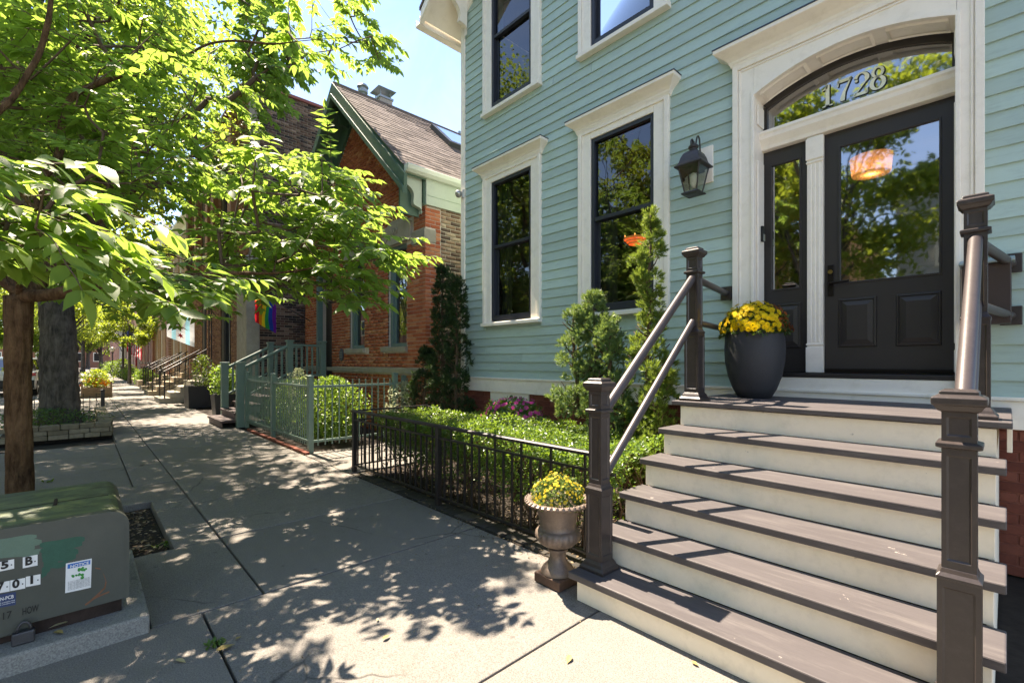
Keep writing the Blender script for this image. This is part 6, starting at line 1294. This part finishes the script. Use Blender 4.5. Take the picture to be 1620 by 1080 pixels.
NEARL = [(-120, 265), (0, 255), (60, 262), (110, 290), (120, 335), (90, 375), (30, 400), (-120, 415)]
TIPL = [(180, 425), (240, 415), (285, 440), (290, 475), (230, 480), (170, 470)]
HOLES = [[(512, 165), (560, 150), (640, 262), (655, 330), (610, 320), (560, 262), (515, 232)], [(243, 326), (333, 326), (333, 392), (285, 392), (243, 375)], [(425, 155), (525, 110), (525, 190), (440, 235)], [(480, 505), (700, 440), (700, 620), (480, 620)]]
def shadow_hit(p):
    g = p - SUNV * (p.z / SUNV.z); return g
rg = random.Random(11); sprays = []
def add(poly, n, d0, d1, ls, filt=True):
    bx = (min(p[0] for p in poly), max(p[0] for p in poly), min(p[1] for p in poly), max(p[1] for p in poly)); c = 0; tries = 0
    while c < n and tries < n * 60:
        tries += 1; x, y = rg.uniform(bx[0], bx[1]), rg.uniform(bx[2], bx[3])
        if not in_poly(x, y, poly): continue
        if any(in_poly(x, y, h_) for h_ in HOLES): continue
        p = atd(x, y, rg.uniform(d0, d1)); g = shadow_hit(p)
        if g.x > -1.95 and g.y > 1.7: continue                       # the steps stand in full sun
        if p.y > 3.9 or p.z > 9.5: continue
        q_ = math.sin(g.x * 2.9 + 1.2 * math.sin(g.y * 2.3)) + math.sin(g.y * 3.7 + g.x)
        if not filt and g.x > -3.1 and .9 < g.y < 2.3 and q_ > -.5 and rg.random() < .65: continue
        if filt:                                                     # uneven upper crown: broad sun flecks on the pavement
            q_ = math.sin(g.x * 2.9 + 1.2 * math.sin(g.y * 2.3)) + math.sin(g.y * 3.7 + g.x); c += 1
            if g.x > -3.4 and g.y > .6 and (q_ > -1.0 or rg.random() < .5): continue
            if -9 < g.x <= -3.4 and g.y > .3 and q_ > -.4 and rg.random() < .85: continue
            c -= 1
        sprays.append((p, ls)); c += 1
add(LOWER, 190, 3.8, 5.6, .14, False); add(TOPL, 420, 3.6, 6.0, .125); add(MID, 410, 4.2, 7.2, .125); add(NEARL, 46, 1.75, 2.6, .145, False); add(TIPL, 18, 2.4, 3.4, .145, False)
def add_box(n, x0, x1, y0, y1, z0, z1):
    for _ in range(n):
        p = Vector((rg.uniform(x0, x1), rg.uniform(y0, y1), rg.uniform(z0, z1))); q = proj(p); g = shadow_hit(p)
        if g.x > -3.3 and g.y > .5: continue
        if q[2] > .5 and q[1] > -40 and q[0] > 0 and not in_poly(q[0], q[1], MID + []) and not in_poly(q[0], q[1], TOPL): continue
        if q[2] > .5 and any(in_poly(q[0], q[1], h_) for h_ in HOLES): continue
        sprays.append((p, .125))
add([(330, -60), (590, -60), (570, 20), (618, 78), (600, 100), (540, 112), (470, 98), (430, 135), (385, 185)], 260, 6.6, 8.8, .165)
add([(300, 60), (440, 60), (428, 160), (412, 240), (330, 300), (280, 250)], 120, 6.5, 8.6, .16)
add_box(170, -9.2, -3.4, -3.6, 2.9, 4.0, 8.0)
# branch network
nodes = [FORK]; parent_ = [-1]; 
chains = []
def extend(frm, pts):
    i = frm; ch = [frm]
    for p in pts: nodes.append(Vector(p)); parent_.append(i); i = len(nodes) - 1; ch.append(i)
    chains.append(ch); return i
e1_ = extend(0, limb(FORK, atd(100, 462, 3.35), 3)[1:] + limb(atd(100, 462, 3.35), atd(260, 440, 3.7), 4)[1:] + limb(atd(260, 440, 3.7), atd(470, 428, 4.0), 5)[1:] + limb(atd(470, 428, 4.0), atd(630, 400, 4.1), 4)[1:])
extend(0, limb(FORK, (TX - .35, TY_ - .28, 2.6), 3)[1:] + limb((TX - .35, TY_ - .28, 2.6), atd(-8, 185, 3.3), 3)[1:] + limb(atd(-8, 185, 3.3), atd(62, 85, 3.5), 3)[1:] + limb(atd(62, 85, 3.5), atd(95, -60, 3.6), 3)[1:])
extend(0, limb(FORK, atd(60, 330, 3.8), 4)[1:] + limb(atd(60, 330, 3.8), atd(118, 150, 4.3), 5)[1:] + limb(atd(118, 150, 4.3), atd(330, 70, 4.7), 5)[1:] + limb(atd(330, 70, 4.7), atd(560, 60, 5.0), 5)[1:])
extend(0, limb(FORK, (TX - 1.2, TY_ + .6, 3.0), 4)[1:] + limb((TX - 1.2, TY_ + .6, 3.0), (TX - 2.6, TY_ + 1.9, 4.6), 5)[1:])
extend(0, limb(FORK, (TX + .9, TY_ + .15, 2.25), 4)[1:] + limb((TX + .9, TY_ + .15, 2.25), atd(60, 330, 1.9), 5)[1:])
extend(0, limb(FORK, (TX - .2, TY_ - 1.3, 3.4), 4)[1:] + limb((TX - .2, TY_ - 1.3, 3.4), (TX - 1.0, TY_ - 2.4, 5.4), 5)[1:])
core_n = len(nodes); order_ = sorted(range(len(sprays)), key=lambda i: (sprays[i][0] - FORK).length)
spray_node = {}
for i in order_:
    p = sprays[i][0]; A = np.array([tuple(q) for q in nodes]); d = np.linalg.norm(A - np.array(p), axis=1); dz = np.maximum(0, A[:, 2] - p.z); fk = np.linalg.norm(A - np.array(FORK), axis=1); j = int(np.argmin(d + .6 * dz + .10 * fk))
    q = nodes[j]; L_ = (p - q).length; ins = max(1, int(L_ / .35)); pts = limb(q, p, ins + 1, .04 * L_, .03 * L_)[1:] if L_ > .15 else [p]; spray_node[i] = extend(j, pts)
cnt = [0] * len(nodes)
for i in range(len(nodes) - 1, 0, -1): cnt[i] += 1; cnt[parent_[i]] += cnt[i]
def rad_of(c): return min(.06, .0022 * c ** .50 + .0012)
br_big = MB(); br_small = MB()
def catmull(P, k=4):
    out = []; n = len(P)
    for i in range(n - 1):
        a, b, c, d = P[max(i-1, 0)], P[i], P[i+1], P[min(i+2, n-1)]
        for j in range(k):
            t_ = j / k; out.append(.5 * ((2 * b) + (c - a) * t_ + (2*a - 5*b + 4*c - d) * t_ ** 2 + (3*b - a - 3*c + d) * t_ ** 3))
    out.append(P[-1]); return out
for ch in chains:
    big = ch[-1] < core_n; rr = [rad_of(max(cnt[ch[min(j + 1, len(ch) - 1)]], 1)) for j in range(len(ch))]
    if len(ch) < 2: continue
    P_ = catmull([nodes[j] for j in ch], 4 if big else 2); k_ = 4 if big else 2
    R_ = [rr[min(j // k_, len(rr) - 1)] * (1 - (j % k_) / k_) + rr[min(j // k_ + 1, len(rr) - 1)] * (j % k_) / k_ for j in range(len(P_))]
    (br_big if big else br_small).tube(P_, R_, 9 if big else 5, False)
br_big.obj('limbs', BRK1, near, smooth=True); tag(br_small.obj('twigs', TWIG, near, smooth=True), kind='stuff')
# leaves in opposite pairs along each spray
LFM = leafmat('street_tree_leaf', [(0, (.050, .115, .018)), (.5, (.085, .165, .030)), (1, (.14, .22, .052))], .50, .48, (.38, .56, .085), .2)
LP, LD, LU, LS, LN = [], [], [], [], []; tw = MB()
for i, (p, ls) in enumerate(sprays):
    par_i = parent_[spray_node[i]]; dr_ = (p - nodes[par_i]); dr_ = dr_ if dr_.length > .02 else Vector((1, 0, 0)); hd = Vector((dr_.x, dr_.y, 0)); hd = (hd.normalized() if hd.length > .01 else Vector((1, 0, 0))) + Vector((rg.uniform(-.6, .6), rg.uniform(-.6, .6), rg.uniform(-.25, .30) - (.10 if ls > .143 else 0))) + (Vector((RX, RY, 0)) * .9 if ls > .143 else Vector()); hd.normalize()
    for sub in range(2):
        d0 = hd if sub == 0 else (hd + Vector((rg.uniform(-.9, .9), rg.uniform(-.9, .9), rg.uniform(-.1, .3)))).normalized(); ln_ = rg.uniform(.26, .46); n_ = rg.randint(5, 8); pts = [p]
        for k in range(n_):
            d0 = (d0 + Vector((rg.uniform(-.15, .15), rg.uniform(-.15, .15), rg.uniform(-.16, .06)))).normalized(); pts.append(pts[-1] + d0 * ln_ / n_); side_ = d0.cross(Vector((0, 0, 1))).normalized()
            for s in (-1, 1):
                if k == n_ - 1 and s == 1: pass
                ld = (d0 * rg.uniform(.35, .75) + side_ * s * rg.uniform(.5, 1.0) + Vector((0, 0, rg.uniform(-.55, .10)))).normalized(); LP.append(pts[-1]); LD.append(ld); LU.append(Vector((rg.uniform(-.45, .45), rg.uniform(-.45, .45), 1)) + side_ * s * -.25); LS.append(ls * rg.uniform(.45, 1.05)); LN.append(ls > .14 and (p - Vector((0, 0, CAMH))).length < 3.4)
        LP.append(pts[-1]); LD.append(d0 + Vector((0, 0, -.3))); LU.append(Vector((rg.uniform(-.3, .3), rg.uniform(-.3, .3), 1))); LS.append(ls * rg.uniform(.7, 1.1)); LN.append(ls > .14 and (p - Vector((0, 0, CAMH))).length < 3.4)
        tw.tube(pts, [.0028] * (len(pts) - 1) + [.0012], 4, False)
tag(tw.obj('leaf_stalks', TWIG, near, smooth=True), kind='stuff')
LP, LD, LU, LS, LN = np.array([tuple(p) for p in LP]), np.array([tuple(p) for p in LD]), np.array([tuple(p) for p in LU]), np.array(LS), np.array(LN)
Rm = frames(LD, LU); dist = np.linalg.norm(LP - np.array([0, 0, CAMH]), axis=1); pj = np.array([proj(p) for p in LP]); vis = LN & (pj[:, 0] > -20) & (pj[:, 1] > 0); idx = np.argsort(np.where(vis, dist, 99))[:290]; idx = idx[vis[idx]]
crown = near; lms = [mesh_of(leaf_t(w_, dr2, fo), 'leaf', LFM) for w_, dr2, fo in ((.46, .10, .09), (.50, .18, .14), (.42, .06, .16), (.48, .24, .06))]
for m_ in lms: m_.polygons.foreach_set('use_smooth', [True] * len(m_.polygons))
for k in idx:
    o = bpy.data.objects.new('leaf', lms[k % 4]); COL.objects.link(o); o.matrix_world = Matrix.Translation(LP[k]) @ Matrix(Rm[k].tolist()).to_4x4() @ Matrix.Diagonal((LS[k],) * 3 + (1,)); par(o, near)
rest = np.ones(len(LP), bool); rest[idx] = False; T4 = leaf_t(.46, .13, .11)
tag(scatter('crown', *T4, LP[rest], Rm[rest], LS[rest], LFM, near, smooth=True), kind='stuff')

# --- fuller trees standing further off and across the street
def bigtree(label, x, y, r, h0, h1, spread_, nclump, nleaf, ls, mat, bark, seed, group=None, T=LEAF2, z0=-.02, lean=(0, 0)):
    rg2 = random.Random(seed); t = thing('tree', label, 'tree', (x, y, 0), group); top = Vector((x + lean[0], y + lean[1], h0 + (h1 - h0) * .55))
    trunk_mesh([(x, y, z0), (x + lean[0] * .02, y + lean[1] * .02, h0 * .5), (x + lean[0] * .12, y + lean[1] * .12, h0), top], [r * 1.12, r, r * .88, r * .35], 30, .08, seed).obj('trunk', bark, t, smooth=True)
    m = MB(); C = []; ce = Vector((x + lean[0], y + lean[1], (h0 + h1) / 2 + .1 * (h1 - h0)))
    while len(C) < nclump:
        v = Vector((rg2.uniform(-1, 1), rg2.uniform(-1, 1), rg2.uniform(-1, 1)))
        if v.length > 1 or v.length < .35: continue
        C.append(ce + Vector((v.x * spread_, v.y * spread_, v.z * (h1 - h0) / 2)))
    for c in C[::2]:
        s = Vector((x + lean[0] * .12, y + lean[1] * .12, h0)).lerp(top, rg2.random() * .9); m.tube(limb(s, c, 4, -.3, .15), [r * .32, r * .24, r * .16, r * .1, r * .04], 6, False)
    m.obj('limbs', bark, t, smooth=True)
    per = nleaf // nclump; Ps = []
    for c in C: rr = rg2.uniform(.55, 1.0) * spread_ * .30; q = RNG.normal(size=(per, 3)); q /= np.linalg.norm(q, axis=1, keepdims=True); Ps.append(np.array(c) + q * (rr * RNG.random((per, 1)) ** .5) * [1.15, 1.15, .75])
    Ps = np.concatenate(Ps); n = len(Ps); tag(scatter('crown', *T, Ps, frames(rdir(n) + [0, 0, -.25], rdir(n) * .8 + [0, 0, .9]), RNG.uniform(ls * .7, ls * 1.25, n), mat, t), kind='stuff'); return t
LF2 = leafmat('shade_tree_leaf', [(0, (.028, .070, .010)), (.5, (.05, .11, .016)), (1, (.085, .15, .025))], .42, .45, (.46, .60, .06)); LF3 = leafmat('far_tree_leaf', [(0, (.05, .10, .016)), (1, (.14, .21, .04))], .45, .5, (.48, .58, .05))
tk = onZ(98, 668, .1)
bigtree('massive grey-barked street tree standing in the stone bed', -13.05, -.30, .275, 3.4, 11.5, 4.4, 100, 56000, .15, LF2, BRK2, 5, z0=.03, lean=(-1.5, -.9))
GRP_ = 'trees along the parkway'
for lab, x, y, s in (('parkway tree beyond the tree guard', -23, -.7, 21), ('parkway tree beside the parked crossover', -32, -.8, 22), ('parkway tree past the far bench', -45, -.6, 23), ('parkway tree near the street lamp', -60, -.5, 24), ('last parkway tree where the pavement vanishes', -82, .2, 25)):
    bigtree(lab, x, y, .20, 3.0, 10.5, 3.8, 45, 12000, .22, LF3, BRK2, s, GRP_)
for lab, x, y, s, hh in (('small bright tree in front of the tan brick houses', -37, 2.2, 31, 5.0), ('small bright tree beside the white portico', -47, 2.4, 32, 5.2)): bigtree(lab, x, y, .08, 2.0, hh, 1.5, 22, 5000, .14, LF3, BRK2, s, 'small trees before the row houses')
for lab, x, y, s, hh in (('tall tree across the street opposite the dark brick building', -23, -12.5, 41, 14), ('tall tree across the street opposite the red brick house', -14.5, -12.2, 42, 13), ('broad tree across the street opposite the wide window', -8.6, -12.8, 43, 12.5), ('broad tree across the street facing the front door', -4.7, -11.6, 44, 13.0), ('tall tree across the street beside the grey clapboard house', 6.5, -12.4, 46, 11), ('tall tree far across the street', -36, -12.6, 45, 13), ('distant tall tree across the street', -52, -12.6, 47, 13), ('most distant tall tree across the street', -75, -12, 48, 13)):
    bigtree(lab, x, y, .24, 2.6, hh, 3.9, 50, 15000, .24, LF2 if s % 2 else LF3, BRK2, s, 'trees across the street')
# --- grey house across the street, mirrored in the door glass
gh = thing('grey_house', 'pale grey clapboard house across the street mirrored in the door glass', 'house', (2.2, -16, 0)); GSD = paint('grey_siding', (.42, .43, .42), .7, .05, 3, .1)
for k in range(53): MB().prism([(-15.99, k * .16), (-15.95, k * .16), (-15.975, k * .16 + .165), (-15.99, k * .16 + .165)], 'x', -3.2, 7.0).obj('clapboard', GSD, gh)
box('wall', GSD, gh, -3.2, 7, -24, -15.991, 0, 8.6)
MB().prism([(-3.6, 8.601), (7.4, 8.601), (1.9, 11.4)], 'y', -24.2, -15.6).obj('roof', SHG, gh)
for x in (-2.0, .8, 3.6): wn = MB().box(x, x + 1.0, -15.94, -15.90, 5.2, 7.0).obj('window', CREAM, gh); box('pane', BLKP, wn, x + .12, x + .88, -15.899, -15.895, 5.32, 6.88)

for lab, x0, x1, m_ in (('long brick terrace across the street', -70, -24, REDB), ('tan brick terrace across the street', -22, -5, TANB)):
    t = thing('terrace', lab, 'building', ((x0 + x1) / 2, -17, 0)); box('wall', m_, t, x0, x1, -25, -17, 0, 7.5); box('cornice', LIME, t, x0 - .1, x1 + .1, -25.1, -16.8, 7.501, 7.8)
    x = x0 + 1.5
    while x < x1 - 2:
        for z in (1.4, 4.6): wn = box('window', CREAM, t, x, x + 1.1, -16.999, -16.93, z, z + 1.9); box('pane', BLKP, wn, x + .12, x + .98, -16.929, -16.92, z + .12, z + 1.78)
        x += 2.6

for k in range(9):
    bigtree(['dense distant tree closing the end of the street', 'pale distant tree closing the end of the street'][k % 2], -118 - 4 * (k % 3), -13 + k * 2.0, .3, 2.0, 12 + (k * 5 % 4), 4.2, 40, 5000, .42, LF3 if k % 2 else LF2, BRK2, 60 + k, 'distant trees at the end of the street')

t = thing('terrace', 'hazy brick terrace closing the far end of the street', 'building', (-140, -6, 0)); box('wall', REDB, t, -150, -140, -30, 14, 0, 7); box('cornice', LIME, t, -150.1, -139.8, -30.1, 14.1, 7.001, 7.3)
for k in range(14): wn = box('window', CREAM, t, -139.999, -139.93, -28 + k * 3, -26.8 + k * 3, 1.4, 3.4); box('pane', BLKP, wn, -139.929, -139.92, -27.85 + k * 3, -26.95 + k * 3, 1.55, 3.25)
